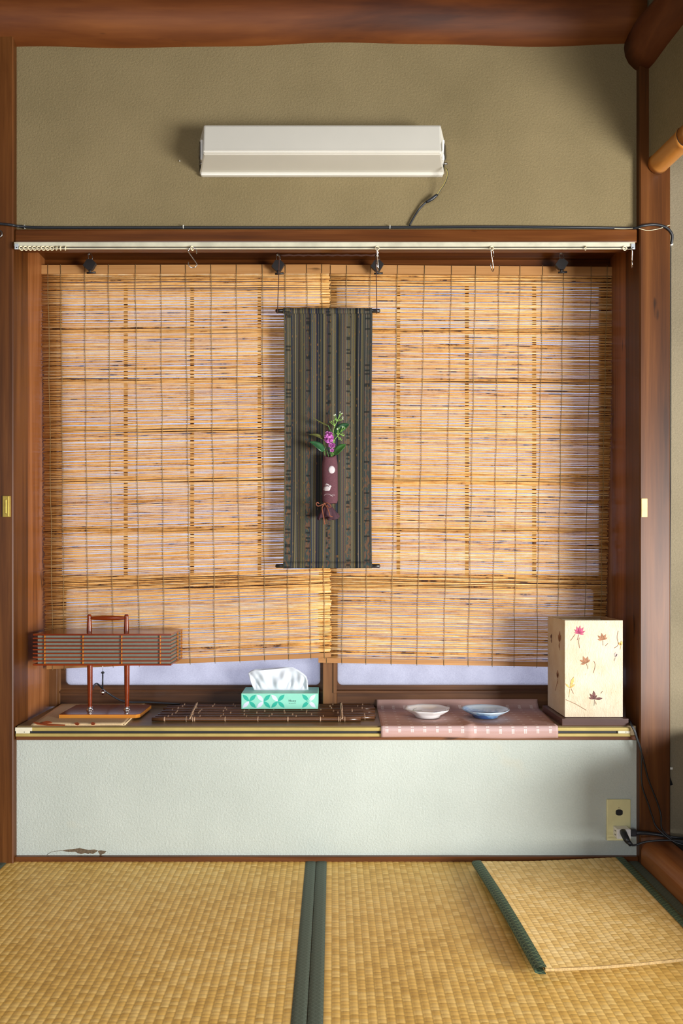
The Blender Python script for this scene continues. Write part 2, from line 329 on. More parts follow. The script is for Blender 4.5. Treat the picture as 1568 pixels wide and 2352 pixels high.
# ------------------------------------------------------------------ mesh helpers
ORG = {}
def origin(o): return ORG.get(o.name, Vector((0, 0, 0))) if o is not None else Vector((0, 0, 0))
class MB:
    """collects shapes in world coordinates, built as one mesh"""
    def __init__(s): s.bm = bmesh.new(); s.uv = None
    def add(s, verts, faces, smooth=False):
        vs_ = [s.bm.verts.new(v) for v in verts]; out = []
        for f in faces:
            try:
                q = s.bm.faces.new([vs_[i] for i in f]); q.smooth = smooth; out.append(q)
            except ValueError: pass
        return vs_, out
    def box(s, x0, x1, y0, y1, z0, z1, bev=0.0, seg=1):
        x0, x1 = min(x0, x1), max(x0, x1); y0, y1 = min(y0, y1), max(y0, y1); z0, z1 = min(z0, z1), max(z0, z1)
        b = bmesh.new()
        vs_ = [b.verts.new((x, y, z)) for z in (z0, z1) for y in (y0, y1) for x in (x0, x1)]
        for f in ((0, 2, 3, 1), (4, 5, 7, 6), (0, 1, 5, 4), (2, 6, 7, 3), (0, 4, 6, 2), (1, 3, 7, 5)): b.faces.new([vs_[i] for i in f])
        if bev: bmesh.ops.bevel(b, geom=list(b.edges), offset=bev, segments=seg, profile=0.6, affect='EDGES')
        s.merge(b, smooth=False); return s
    def merge(s, b, smooth=None):
        b.verts.index_update(); m = {v: s.bm.verts.new(v.co) for v in b.verts}
        for f in b.faces:
            q = s.bm.faces.new([m[v] for v in f.verts]); q.smooth = f.smooth if smooth is None else smooth
        b.free()
    def tube(s, pts, r, sides=8, cap=True, smooth=True, flat=1.0):
        pts = [Vector(p) for p in pts]; k = len(pts); rs = r if isinstance(r, (list, tuple)) else [r]*k
        t0 = (pts[1]-pts[0]).normalized(); up = Vector((0, 0, 1)) if abs(t0.z) < 0.9 else Vector((1, 0, 0))
        nrm = (up - t0*up.dot(t0)).normalized(); V = []
        for i, p in enumerate(pts):
            a = pts[max(0, i-1)]; b = pts[min(k-1, i+1)]; t = (b-a).normalized() if (b-a).length > 1e-9 else t0
            nrm = (nrm - t*nrm.dot(t)); nrm = nrm.normalized() if nrm.length > 1e-6 else t.orthogonal().normalized()
            bi = t.cross(nrm)
            for j in range(sides):
                an = 2*PI*j/sides; V.append(p+(nrm*math.cos(an)*flat+bi*math.sin(an))*rs[i])
        Fc = [(i*sides+j, i*sides+(j+1) % sides, (i+1)*sides+(j+1) % sides, (i+1)*sides+j) for i in range(k-1) for j in range(sides)]
        if cap: Fc += [tuple(reversed(range(sides))), tuple((k-1)*sides+j for j in range(sides))]
        s.add(V, Fc, smooth); return s
    def lathe(s, prof, c, axis='Z', sides=24, smooth=True, sx=1.0, sy=1.0, shape=None):
        c = Vector(c); V = []; k = len(prof)
        for (r, h) in prof:
            for j in range(sides):
                an = 2*PI*j/sides; q = shape(an, r) if shape else 1.0
                a, b = math.cos(an)*r*q*sx, math.sin(an)*r*q*sy
                V.append(c+(Vector((a, b, h)) if axis == 'Z' else Vector((h, a, b)) if axis == 'X' else Vector((a, h, b))))
        Fc = [(i*sides+j, i*sides+(j+1) % sides, (i+1)*sides+(j+1) % sides, (i+1)*sides+j) for i in range(k-1) for j in range(sides)]
        s.add(V, Fc, smooth); return s
    def prism(s, poly, d):                       # polygon (3d points) pushed along vector d
        poly = [Vector(p) for p in poly]; d = Vector(d); k = len(poly)
        V = poly+[p+d for p in poly]
        s.add(V, [tuple(range(k)), tuple(reversed(range(k, 2*k)))]+[(i, i+k, (i+1) % k+k, (i+1) % k) for i in range(k)]); return s
    def torus(s, c, R0, r, axis='Y', n1=20, n2=6, a0=0, a1=2*PI, rot=None):
        c = Vector(c); pts = []; full = abs(a1-a0-2*PI) < 1e-6; m = n1 if full else n1+1
        V = []
        for i in range(m):
            a = a0+(a1-a0)*i/n1
            for j in range(n2):
                b = 2*PI*j/n2; rr = R0+r*math.cos(b); h = r*math.sin(b)
                p = {'Y': Vector((rr*math.cos(a), h, rr*math.sin(a))), 'Z': Vector((rr*math.cos(a), rr*math.sin(a), h)), 'X': Vector((h, rr*math.cos(a), rr*math.sin(a)))}[axis]
                if rot is not None: p = rot @ p
                V.append(c+p)
        Fc = [(i*n2+j, ((i+1) % m)*n2+j, ((i+1) % m)*n2+(j+1) % n2, i*n2+(j+1) % n2) for i in range(n1) for j in range(n2)]
        s.add(V, Fc, True); return s
    def sphere(s, c, r, n1=10, n2=7, sq=(1, 1, 1)):
        prof = [(math.sin(PI*i/n2)*r, -math.cos(PI*i/n2)*r) for i in range(n2+1)]
        b = bmesh.new(); bmesh.ops.create_uvsphere(b, u_segments=n1, v_segments=n2, radius=r)
        for v in b.verts: v.co = Vector((v.co.x*sq[0], v.co.y*sq[1], v.co.z*sq[2]))+Vector(c)
        s.merge(b, True); return s
    def grid(s, nu, nv, fn, uvfn=None, smooth=True):
        V = [fn(i/nu, j/nv) for j in range(nv+1) for i in range(nu+1)]
        vs_, fs = s.add(V, [(j*(nu+1)+i, j*(nu+1)+i+1, (j+1)*(nu+1)+i+1, (j+1)*(nu+1)+i) for j in range(nv) for i in range(nu)], smooth)
        if uvfn:
            L = s.bm.loops.layers.uv.verify(); ix = {v: k for k, v in enumerate(vs_)}
            for f in fs:
                for lp in f.loops:
                    k = ix[lp.vert]; lp[L].uv = uvfn((k % (nu+1))/nu, (k//(nu+1))/nv)
        return s
    def build(s, name, mat, parent=None, solid=0, offset=0, fix=True):
        o0 = origin(parent)
        if fix: bmesh.ops.recalc_face_normals(s.bm, faces=list(s.bm.faces))
        for v in s.bm.verts: v.co -= o0
        me = bpy.data.meshes.new(name); s.bm.to_mesh(me); s.bm.free()
        me.materials.append(MATS[mat])
        o = bpy.data.objects.new(name, me); COL.objects.link(o)
        if parent is not None: o.parent = parent
        ORG[o.name] = o0
        if solid:
            md = o.modifiers.new('thickness', 'SOLIDIFY'); md.thickness = solid; md.offset = offset
        return o
def tag(o, label, cat, group=None):
    o['label'] = label; o['category'] = cat
    if group: o['group'] = group
    return o
def thing(name, label, cat, loc, group=None):
    o = bpy.data.objects.new(name, None); COL.objects.link(o); o.location = loc; o.empty_display_size = 0.05
    ORG[o.name] = Vector(loc); return tag(o, label, cat, group)
def struct(o): o['kind'] = 'structure'; return o
def plab(o, label): o['label'] = label; return o
def bez(p0, p1, p2, p3, n_=12):
    p0, p1, p2, p3 = map(Vector, (p0, p1, p2, p3))
    return [p0*(1-t)**3+p1*3*t*(1-t)**2+p2*3*t*t*(1-t)+p3*t**3 for t in [i/n_ for i in range(n_+1)]]
def spline(pts, n_=8):                              # smooth curve through the points
    pts = [Vector(p) for p in pts]; out = []
    for i in range(len(pts)-1):
        a, b, c, d = pts[max(0, i-1)], pts[i], pts[i+1], pts[min(len(pts)-1, i+2)]
        for k in range(n_):
            t = k/n_
            out.append(0.5*((2*b)+(c-a)*t+(2*a-5*b+4*c-d)*t*t+(3*b-a-3*c+d)*t**3))
    return out+[pts[-1]]

# ------------------------------------------------------------------ the room
XL, XR = -0.8754, 0.8385           # inner faces of the two posts
YP, YB = -0.023, 0.08              # front and back of the posts
ZS = 0.3724                        # top of the window shelf
ZC = 2.56
m = MB().box(-2.25, 2.38, -3.95, 0.40, -0.10, -0.056); struct(m.build('floor', 'room_wall'))
m = MB().box(-2.25, 2.38, -3.95, 0.40, ZC, ZC+0.05); struct(m.build('ceiling', 'ceiling_boards'))
m = MB().box(-2.30, -2.25, -3.95, 0.40, -0.1, ZC); struct(m.build('wall_left', 'room_wall'))
m = MB().box(-2.25, -1.65, -4.0, -3.95, -0.1, ZC); m.box(-0.05, 2.38, -4.0, -3.95, -0.1, ZC)
m.box(-1.65, -0.05, -4.0, -3.95, -0.1, 0.35); m.box(-1.65, -0.05, -4.0, -3.95, 1.95, ZC); struct(m.build('wall_rear', 'room_wall'))
m = MB().box(2.38, 2.43, -1.50, 0.40, -0.1, ZC); m.box(2.38, 2.43, -3.95, -2.95, -0.1, ZC); m.box(2.38, 2.43, -2.95, -1.50, 1.08, ZC)
struct(m.build('wall_right', 'room_wall'))
# wall above the window, wall below it, wall in the alcove and wall left of the post
m = MB().box(XL-0.02, XR+0.02, 0, 0.09, 1.735, 2.40); wa = struct(m.build('wall_above_window', 'tan_plaster'))
m = MB().box(XL-0.02, XR+0.02, 0, 0.09, -0.05, 0.345); wb = struct(m.build('wall_below_window', 'white_plaster'))
m = MB().box(0.90, 2.38, 0.0, 0.09, -0.05, ZC); struct(m.build('wall_alcove', 'alcove_plaster'))
m = MB().box(-2.25, -0.97, 0.0, 0.09, -0.05, ZC); struct(m.build('wall_beside_post', 'tan_plaster'))
# a chip where the white plaster has come away, with its crack
def chip(pts): return [P(80+a*0.15944, 1880+b*0.15944, -0.0004) for a, b in pts]
m = MB().prism(chip([(395, 462), (460, 448), (560, 440), (640, 426), (720, 442), (780, 455), (850, 446), (905, 460), (890, 480), (835, 512), (790, 500), (770, 512), (720, 495), (670, 514), (620, 500), (585, 480), (480, 482), (430, 472)]), (0, 0.0006, 0))
plab(m.build('plaster_chip', 'bare_plaster', wb), 'brown patch where the white plaster broke off')
m = MB().prism(chip([(905, 466), (950, 460), (1032, 470), (1000, 505), (965, 520), (940, 532), (925, 500)]), (0, 0.0006, 0)); m.build('plaster_chip', 'bare_plaster', wb)
m = MB().tube([P(80+a*0.15944, 1880+b*0.15944, -0.0002) for a, b in ((175, 520), (230, 485), (320, 468), (400, 460))], 0.0006, 4); m.build('plaster_crack', 'bare_plaster', wb)
# posts
m = MB().box(-0.995, XL, YP, YB, -0.05, 2.272, 0.003); struct(tag(m.build('post_left', 'post_wood'), 'brown wooden post with a brass latch at the window', 'post'))
m = MB().box(XR, 0.9225, YP, YB, -0.05, 2.30, 0.003); struct(tag(m.build('post_right', 'post_wood'), 'brown wooden post between the window and the alcove', 'post'))
# jambs, lintel, recess ceiling
m = MB().box(-0.93, -0.888, YB, 0.335, 0.33, 1.80, 0.002); struct(m.build('trim_1', 'jamb_wood'))
m = MB().box(0.852, 0.90, YB, 0.335, 0.33, 1.80, 0.002); struct(m.build('trim_2', 'jamb_wood'))
m = MB().box(XL+0.001, XR-0.004, -0.015, 0.055, Z_(557, -0.015), Z_(526, -0.015), 0.004, 2); struct(m.build('trim_3', 'lintel_wood'))
m = MB().box(-0.93, 0.90, 0.050, 0.34, 1.757, 1.80); struct(m.build('trim_4', 'lintel_wood'))
m = MB().box(-0.93, 0.90, 0.235, 0.335, 1.69, 1.757, 0.002); struct(m.build('trim_5', 'lintel_wood'))
m = MB().box(XL, XR, -0.012, 0.004, -0.05, Z_(1968, -0.012), 0.001); struct(m.build('baseboard_back', 'sill_edge_wood'))
# shelf under the window
m = MB().box(XL+0.004, XR-0.003, -0.008, 0.338, 0.345, ZS, 0.0015); struct(m.build('trim_6', 'sill_wood'))
m = MB().box(XL+0.002, XR-0.002, -0.011, 0.10, Z_(1700, -0.011), 0.3455, 0.0015); struct(m.build('trim_7', 'sill_edge_wood'))
# ceiling log above the wall
m = MB(); pts = []; rs = []
for i in range(40):
    t = i/39; x = -1.10+t*(0.845+1.10)
    pts.append((x, 0.035, 2.329+0.006*math.sin(t*3.0)+0.004*math.sin(t*13)+0.012*t*t)); rs.append(0.092+0.002*math.sin(t*9)+0.0015*math.sin(t*31))
pts.insert(0, (-2.24, 0.035, 2.327)); rs.insert(0, 0.094)
m.tube(pts, rs, 28); struct(tag(m.build('ceiling_log', 'log_wood_x'), 'reddish brown peeled log along the top of the wall', 'beam'))
m = MB().box(-0.97, 0.90, 0.0, 0.09, 2.385, ZC); struct(m.build('wall_above_log', 'tan_plaster'))
# small hanging wall of the alcove with the log above it and the bamboo rail below it
def hang(t, X0, z, sl): return Vector((X0+sl*t, YP-t, z))
m = MB().prism([(0.862, YP+0.01, 1.905), (0.862, YP+0.01, ZC), (0.862+0.12*1.33, -1.33, ZC), (0.862+0.12*1.33, -1.33, 1.905)], (0.05, 0, 0)); struct(m.build('wall_hanging', 'tan_plaster'))
m = MB(); pts = [hang(1.36*i/24-0.03, 0.878, 2.245, 0.115) for i in range(25)]
m.tube(pts, [0.066+0.004*math.sin(i*0.9)+(0.006 if i < 2 else 0) for i in range(25)], 20); struct(tag(m.build('alcove_log', 'log_wood_y'), 'dark log running forward above the hanging wall of the alcove', 'beam'))
bp = thing('bamboo_rail', 'orange bamboo pole along the lower edge of the hanging wall', 'bamboo pole', (0.888, YP, 1.914))
segs = [0.0, 0.135, 0.46, 0.80, 1.05, 1.31]
for a, b in zip(segs, segs[1:]):
    pts = [hang(a+(b-a)*i/10, 0.888, 1.914, 0.125) for i in range(11)]
    m = MB().tube(pts, [0.0300-(0.0016 if 0 < i < 10 else 0.0)+(0.0012 if i in (10,) else 0) for i in range(11)], 20); m.build('bamboo_segment', 'bamboo_pole', bp)
    m = MB().tube([hang(b-0.0015, 0.888, 1.914, 0.125), hang(b+0.0015, 0.888, 1.914, 0.125)], 0.0305, 20); m.build('node_ring', 'black_knob', bp)
# alcove floor: rounded threshold bar, black lacquered board, and a cabinet added out of view to shade the wall
m = MB(); poly = []
for i in range(9):
    a = PI-(PI/2)*i/8; poly.append((0.872+0.030*math.cos(a), 0.0, 0.030+0.030*math.sin(a)))
poly += [(0.925, 0.0, 0.060), (0.925, 0.0, -0.05), (0.842, 0.0, -0.05)]
m.prism(poly, (0, -1.34, 0)); struct(tag(m.build('alcove_threshold', 'threshold_wood'), 'rounded brown wooden bar edging the raised alcove floor', 'threshold'))
m = MB().box(0.9235, 2.38, -1.34, 0.0, -0.05, 0.062, 0.001); struct(m.build('alcove_floor', 'black_lacquer'))
cb = thing('shade_cabinet', 'low black cabinet added out of view to shade the lower wall', 'cabinet', (1.30, -0.35, 0.062))
MB().box(1.00, 1.62, -0.62, -0.08, 0.085, 0.37, 0.004).build('body', 'black_lacquer', cb)
for y0 in (-0.612, -0.348): MB().box(0.988, 1.00, y0, y0+0.26, 0.10, 0.36, 0.003).build('door', 'black_lacquer', cb)
for x in (1.03, 1.56):
    for y in (-0.60, -0.13): MB().box(x, x+0.03, y, y+0.03, 0.062, 0.086).build('leg', 'black_lacquer', cb)
# garden door frame around the right-hand opening and a frame round the added rear fill light
m = MB().box(2.37, 2.44, -2.97, -2.92, -0.05, 1.12); m.box(2.37, 2.44, -1.53, -1.48, -0.05, 1.12); m.box(2.37, 2.44, -2.97, -1.48, 1.07, 1.13)
struct(m.build('door_1', 'jamb_wood'))
m = MB().box(-1.68, -1.63, -4.02, -3.94, 0.32, 1.98); m.box(-0.07, -0.02, -4.02, -3.94, 0.32, 1.98); m.box(-1.68, -0.02, -4.02, -3.94, 0.32, 0.37); m.box(-1.68, -0.02, -4.02, -3.94, 1.93, 1.98)
struct(m.build('fill_light_frame', 'jamb_wood'))

# ------------------------------------------------------------------ window sashes with frosted panes
def rounded_ring(mb, ox0, ox1, oz0, oz1, ix0, ix1, iz0, iz1, r, y0, y1):
    inner = []
    for cx, cz, a0 in ((ix1-r, iz1-r, 0), (ix0+r, iz1-r, PI/2), (ix0+r, iz0+r, PI), (ix1-r, iz0+r, 3*PI/2)):
        for i in range(7):
            a = a0+PI/2*i/6; inner.append((cx+r*math.cos(a), cz+r*math.sin(a)))
    outer = []
    mx, mz = (ix0+ix1)/2, (iz0+iz1)/2
    for k, (x, z) in enumerate(inner):
        c = k//7; i = k % 7
        X = ox1 if c in (0, 3) else ox0; Zz = oz1 if c in (0, 1) else oz0
        if i == 3: outer.append((X, Zz))
        elif (i < 3) == (c in (0, 2)): outer.append((X, z))
        else: outer.append((x, Zz))
    k = len(inner); V = [(x, y, z) for y in (y0, y1) for ring in (inner, outer) for x, z in ring]
    Fc = []
    for i in range(k):
        j = (i+1) % k
        Fc += [(i, j, k+j, k+i), (2*k+i, 3*k+i, 3*k+j, 2*k+j), (i, 2*k+i, 2*k+j, j), (k+i, k+j, 3*k+j, 3*k+i)]
    mb.add(V, Fc)
def sash(name, px0, px1, cols, gx0, gx1, lx0, lx1, Y0, label):
    Y1 = Y0+0.03; yg = Y0+0.016
    x = lambda p: X_(p, Y0); z = lambda p: Z_(p, Y0)
    x0, x1 = x(px0), x(px1); zb, zt = ZS+0.0005, 1.70
    m = MB().box(x0, x1, Y0+0.012, Y1-0.004, z(1322), z(1352), 0.001)
    root = struct(m.build(name, 'sash_wood')); root['label'] = label
    MB().box(x0, x(gx0), Y0, Y1, zb, zt, 0.0015).build('stile', 'sash_wood_v', root)
    MB().box(x(gx1), x1, Y0, Y1, zb, zt, 0.0015).build('stile', 'sash_wood_v', root)
    MB().box(x(gx0), x(gx1), Y0+0.001, Y1-0.001, zb, z(1585), 0.0015).build('rail', 'sash_wood', root)
    MB().box(x(gx0), x(gx1), Y0+0.001, Y1-0.001, z(653), zt, 0.0015).build('rail', 'sash_wood', root)
    MB().box(x(gx0), x(gx1), Y0+0.001, Y1-0.001, z(1348), z(1326), 0.0015).build('rail', 'sash_wood', root)
    m = MB(); rounded_ring(m, x(gx0), x(gx1), z(1585), z(1348), x(lx0), x(lx1), z(1575), z(1352), 0.016, Y0+0.008, Y1-0.004); m.build('panel_frame', 'sash_wood', root)
    if px0 > 700:   # mitred moulding line on the front sash
        MB().box(x(gx0)-0.011, x(gx0), Y0-0.004, Y0+0.002, z(1592), 1.69, 0.001).build('moulding', 'sash_wood_v', root)
        MB().box(x(gx0)-0.0005, x(gx1), Y0-0.0038, Y0+0.002, z(1592), z(1586), 0.001).build('moulding', 'sash_wood', root)
    else:
        MB().box(x(gx0)-0.006, x(gx1), Y0-0.003, Y0+0.002, z(1592), z(1587), 0.001).build('moulding', 'sash_wood', root)
        MB().box(x(gx0)-0.010, x(gx0)-0.004, Y0-0.003, Y0+0.002, z(1592), 1.69, 0.001).build('moulding', 'sash_wood_v', root)
    rows = [653, 758, 873, 987, 1102, 1217, 1322]
    for c in cols: MB().box(x(c-4), x(c+4), Y0+0.004, yg-0.002, z(1322), z(653), 0.001).build('muntin', 'sash_wood_v', root)
    for r in rows[1:-1]: MB().box(x(gx0), x(gx1), Y0+0.004, yg-0.002, z(r+5), z(r-5), 0.001).build('muntin', 'sash_wood', root)
    xs = [gx0]+list(cols)+[gx1]
    for a, b in zip(xs, xs[1:]):
        for c, d in zip(rows, rows[1:]): MB().box(x(a), x(b), yg, yg+0.003, z(d), z(c)).build('pane', 'frosted_glass', root)
    MB().box(x(gx0), x(gx1), yg, yg+0.003, z(1580), z(1350)).build('pane', 'frosted_glass_dim', root)
    return root
sash('window_1', 104, 757, (287, 440, 595), 138, 742, 148, 735, 0.295, 'rear wooden sash with frosted panes behind the blind')
sash('window_2', 741, 1402, (915, 1073, 1228), 773, 1379, 775, 1366, 0.258, 'front wooden sash with frosted panes behind the blind')
m = MB().box(-0.93, -0.888+0.024, 0.27, 0.335, ZS, 1.70, 0.001); struct(m.build('trim_8', 'sash_wood_v'))
m = MB().box(0.852-0.02, 0.90, 0.29, 0.335, ZS, 1.70, 0.001); struct(m.build('trim_9', 'sash_wood_v'))

# ------------------------------------------------------------------ reed blinds
reed_meshes = []
for k in range(14):
    b = MB(); rr = random.Random(100+k); ns = 9; a1, a2 = rr.uniform(-1, 1), rr.uniform(-1, 1); ph = rr.uniform(0, 6)
    pts = [(i/ns, 0.0003*math.sin(i*1.7+ph), 0.0007*a1*math.sin(PI*i/ns)+0.0005*a2*math.sin(2*PI*i/ns+ph)+0.0003*math.sin(i*2.3+ph)) for i in range(ns+1)]
    rads = [0.00190*(0.82+0.30*rr.random()) for _ in pts]
    V = []; sd = 5
    for (x, y, z), r in zip(pts, rads):
        for j in range(sd): V.append((x, y+r*math.cos(2*PI*j/sd), z+r*math.sin(2*PI*j/sd)))
    Fc = [(i*sd+j, i*sd+(j+1) % sd, (i+1)*sd+(j+1) % sd, (i+1)*sd+j) for i in range(ns) for j in range(sd)]
    Fc += [tuple(reversed(range(sd))), tuple(ns*sd+j for j in range(sd))]
    b.add(V, Fc, True); bmesh.ops.recalc_face_normals(b.bm, faces=list(b.bm.faces))
    me = bpy.data.meshes.new('reed'); b.bm.to_mesh(me); b.bm.free(); me.materials.append(MATS['reed']); reed_meshes.append(me)
def lerp(a, b, t): return a+(b-a)*t
def blind(label, Yb, lx, rx, top_l, top_r, bot_l, bot_r, th_top, th_bot, count, seed, bow):
    rr = random.Random(seed)
    tl = P(lx[0], top_l, Yb)
    root = thing('reed_blind', label, 'blind', ((X_(lx[0], Yb)+X_(rx[0], Yb))/2, Yb, Z_(bot_l, Yb)), 'reed blinds over the window')
    o0 = origin(root)
    m = MB(); a, b = P(lx[0], top_l, Yb), P(rx[0], top_r, Yb); h = 20*S(Yb)
    m.prism([a, b, b-Vector((0, 0, h)), a-Vector((0, 0, h))], (0, 0.006, 0)); plab(m.build('top_batten', 'batten_wood', root), 'flat wooden batten at the top of the blind')
    m = MB(); hb = 11*S(Yb); a, b = P(lx[1], bot_l, Yb), P(rx[1], bot_r, Yb)
    m.prism([a, b, b+Vector((0, 0, hb)), a+Vector((0, 0, hb))], (0, 0.006, 0)); m.build('bottom_batten', 'batten_wood', root)
    for k in range(count):
        t = (k+0.5+rr.uniform(-0.22, 0.22))/count
        e = bow(t)
        L = P(lerp(lx[0], lx[1], t)+e[0]+rr.uniform(-2.5, 2.5)+(rr.uniform(-5, 2) if rr.random() < 0.08 else 0), lerp(top_l+21, bot_l-12, t)+rr.uniform(-0.45, 0.45), Yb+0.003)
        Rr = P(lerp(rx[0], rx[1], t)+e[1]+rr.uniform(-2.5, 2.5), lerp(top_r+21, bot_r-12, t)+rr.uniform(-0.45, 0.45), Yb+0.003)
        o = bpy.data.objects.new('reed', reed_meshes[rr.randrange(14)]); COL.objects.link(o); o.parent = root
        d = Rr-L; o.location = L-o0+Vector((0, rr.uniform(-0.0006, 0.0006), 0))
        o.rotation_euler = (rr.uniform(0, 0.4), -math.atan2(d.z, d.x), 0)
        q = rr.uniform(0.80, 1.10); o.scale = (d.length, q, q)
    for a, b in zip(th_top, th_bot):
        pts = []
        for i in range(15):
            t = i/14; yy = lerp(lerp(top_l, top_r, 0.5)-1, lerp(bot_l, bot_r, (b-lx[1])/(rx[1]-lx[1]))+3, t)
            w = math.sin(i*1.9+a)*1.1 if 0 < i < 14 else 0
            pts.append(P(lerp(a, b, t)+w, yy, Yb-0.0012))
        MB().tube(pts, 0.00085, 5).build('thread', 'thread', root)
    return root
th1 = (110, 139, 194, 249, 311, 369, 426, 484, 543, 602, 655, 704, 739); tb1 = (121, 148, 203, 260, 320, 377, 437, 494, 551, 608, 663, 714, 745)
th2 = (759, 796, 851, 913, 975, 1037, 1092, 1147, 1194, 1246, 1294, 1357, 1394); tb2 = (750, 785, 840, 898, 957, 1019, 1075, 1130, 1180, 1232, 1279, 1341, 1377)
blind('reed blind overlapping the front of its neighbour, behind the slatted red lamp', 0.208, (95, 107), (757, 760), 609, 607, 1537, 1510, th1, tb1, 290, 21, lambda t: (3*math.sin(t*6.5)*t, 0))
blind('reed blind tucked behind its neighbour, behind the leaf paper lamp', 0.219, (737, 731), (1407, 1390), 608, 613, 1522, 1534, th2, tb2, 292, 22, lambda t: (0, 3*math.sin(t*5)*(1-t)))
# clips that hold the blinds up
hook_lab = ['black hexagonal clip holding the blind beside the row of bunched curtain runners', 'black clip behind the scroll cord, without a steel S-hook before it',
            'black clip behind the scroll cord and steel hook', 'black hexagonal clip holding the blind beside the dark shaded jamb']
for (px, py), lb in zip(((205, 606), (638, 608), (866, 608), (1290, 605)), hook_lab):
    Yh = 0.180
    t = thing('blind_clip', lb, 'clip', P(px, py+20, Yh), 'clips holding the blinds')
    k = S(Yh)
    c = P(px, py, Yh)
    m = MB().prism([c+Vector((a*k, 0, b*k)) for a, b in ((-15, -3), (-6, 11), (6, 11), (15, 2), (6, -13), (-5, -13))], (0, 0.012, 0)); m.build('clip_plate', 'black_knob', t)
    m = MB().tube([c+Vector((0, 0.006, -12*k)), c+Vector((0, 0.006, -18*k))], 0.004, 6); m.tube([c+Vector((-7*k, 0.006, -19*k)), c+Vector((13*k, 0.006, -18*k))], 0.0032, 6); m.build('clip_foot', 'black_knob', t)
    zc = 1.757
    m = MB().tube(spline([c+Vector((2*k, 0.006, 10*k)), c+Vector((6*k, 0.006, 15*k)), c+Vector((2*k, 0.006, 25*k)), c+Vector((-4*k, 0.006, 24*k)), c+Vector((-3*k, 0.006, 14*k))]), 0.0010, 5); m.build('wire_loop', 'steel', t)
    m = MB().tube([Vector((c.x-1*k, Yh+0.006, zc)), Vector((c.x-1*k, Yh+0.006, c.z+22*k))], 0.0012, 5); m.build('ceiling_hook', 'steel', t)

# ------------------------------------------------------------------ hanging scroll
YS = 0.150
hs = thing('hanging_scroll', 'dark striped woven cloth scroll hanging before the blinds', 'hanging scroll', P(754, 1305, YS))
def cloth(u, v):
    pinch = 1-0.020*math.sin(PI*min(1, max(0, v)))*(1-0.2*v)
    px = 753.5+(u-0.5)*203.5*pinch-1.5*(1-v)
    fold = 0.004*math.sin(u*17+0.8*math.sin(v*3))*math.sin(PI*v)+0.005*math.sin(u*7.5+1)*math.sin(PI*v)*(1-0.4*v)
    deep = -0.006*math.exp(-((u-0.60)/0.03)**2)*v*(1 if v < 0.97 else 0)
    return P(px, lerp(1305, 710, v), YS)+Vector((0, fold-deep, 0))
MB().grid(84, 60, cloth, lambda u, v: (u, v)).build('cloth', 'striped_weave', hs, solid=0.0012)
MB().grid(40, 1, lambda u, v: P(753.5+(u-0.5)*203.5-1.5, lerp(722, 709.5, v), YS)+Vector((0, -0.0065, 0)), lambda u, v: (u, v*0.02+0.97)).build('top_sleeve', 'striped_weave', hs, solid=0.0008)
MB().grid(40, 1, lambda u, v: P(752+(u-0.5)*203.5, lerp(1305.5, 1291, v), YS)+Vector((0, -0.0068, 0)), lambda u, v: (u, v*0.02)).build('bottom_sleeve', 'striped_weave', hs, solid=0.0008)
for py, nm in ((714, 'top_roller'), (1300, 'bottom_roller')):
    a, b = P(632, py, YS), P(873, py, YS); r = 0.0060
    m = MB().lathe([(0, 0), (r*0.6, 0.0006), (r, 0.003), (r, 0.024), (r*0.9, 0.028), (r*0.9, (b.x-a.x)-0.028), (r, (b.x-a.x)-0.024), (r, (b.x-a.x)-0.003), (r*0.6, (b.x-a.x)-0.0006), (0, (b.x-a.x))], a, 'X', 14); m.build(nm, 'roller_black', hs)
zt = 1.7015
def cordpts(px_t, px_b): return [P(px_b, 716, YS)+Vector((0, -0.006, 0)), P(px_b, 705, YS), P(lerp(px_b, px_t, 0.6), 640, YS), P(px_t, 592, YS), P(px_t, 588, YS)]
for pt, pb in ((641, 637.5), (863, 865)):
    MB().tube(cordpts(pt, pb), 0.0013, 6).build('cord', 'brown_cord', hs)
    MB().torus(P(pb, 714, YS), 0.0068, 0.0014, 'X', 14, 5).build('cord_knot', 'brown_cord', hs)
MB().tube([P(641+i*22.2/2, 586+(0.9 if i % 2 else -0.6), YS) for i in range(21)], [0.0022+0.0004*(i % 3) for i in range(21)], 7).build('top_cord', 'brown_cord', hs)
for px, lb in ((640.5, 'small wire hook carrying the scroll cord, with no S-hook beside it'), (863.5, 'small wire hook carrying the scroll cord beside the steel S-hook')):
    p = P(px, 586, YS)
    m = MB().tube([Vector((p.x, YS, 1.757)), p+Vector((0, 0, 0.004)), p+Vector((0, -0.004, -0.001)), p+Vector((0, -0.003, -0.005)), p+Vector((0, 0.003, -0.006)), p+Vector((0, 0.006, 0.001))], 0.0011, 5)
    tag(m.build('cup_hook', 'steel'), lb, 'hook', 'hooks of the scroll cord')

# ------------------------------------------------------------------ flower pouch on the scroll
YV = 0.119                                            # axis of the pouch
fp = thing('flower_pouch', 'plum cloth tube vase with rabbit and moon print hung on the scroll', 'vase', P(756, 1192, YV))
def tube_pt(px, py, lift=0.0):                        # a point on the front of the pouch
    y = YV; cx = X_(757.5+0.006*(py-1100), y); x = X_(px, y)-cx; rx, ry = radii(py)
    s_ = max(-0.98, min(0.98, x/rx)); return Vector((X_(px, y), YV-(ry+lift)*math.sqrt(1-s_*s_), Z_(py, y)))
def radii(py):
    t = (py-1050)/106
    rx = (17.5 if t > 0.15 else lerp(14.8, 17.5, max(0, t)/0.15))*S(YV)
    if t > 0.93: rx *= lerp(1, 0.86, (t-0.93)/0.07)
    return rx, 0.0150
m = MB(); sd = 36; rows = [1044, 1052, 1060, 1068, 1080, 1095, 1110, 1125, 1140, 1149, 1154, 1156.5]; V = []
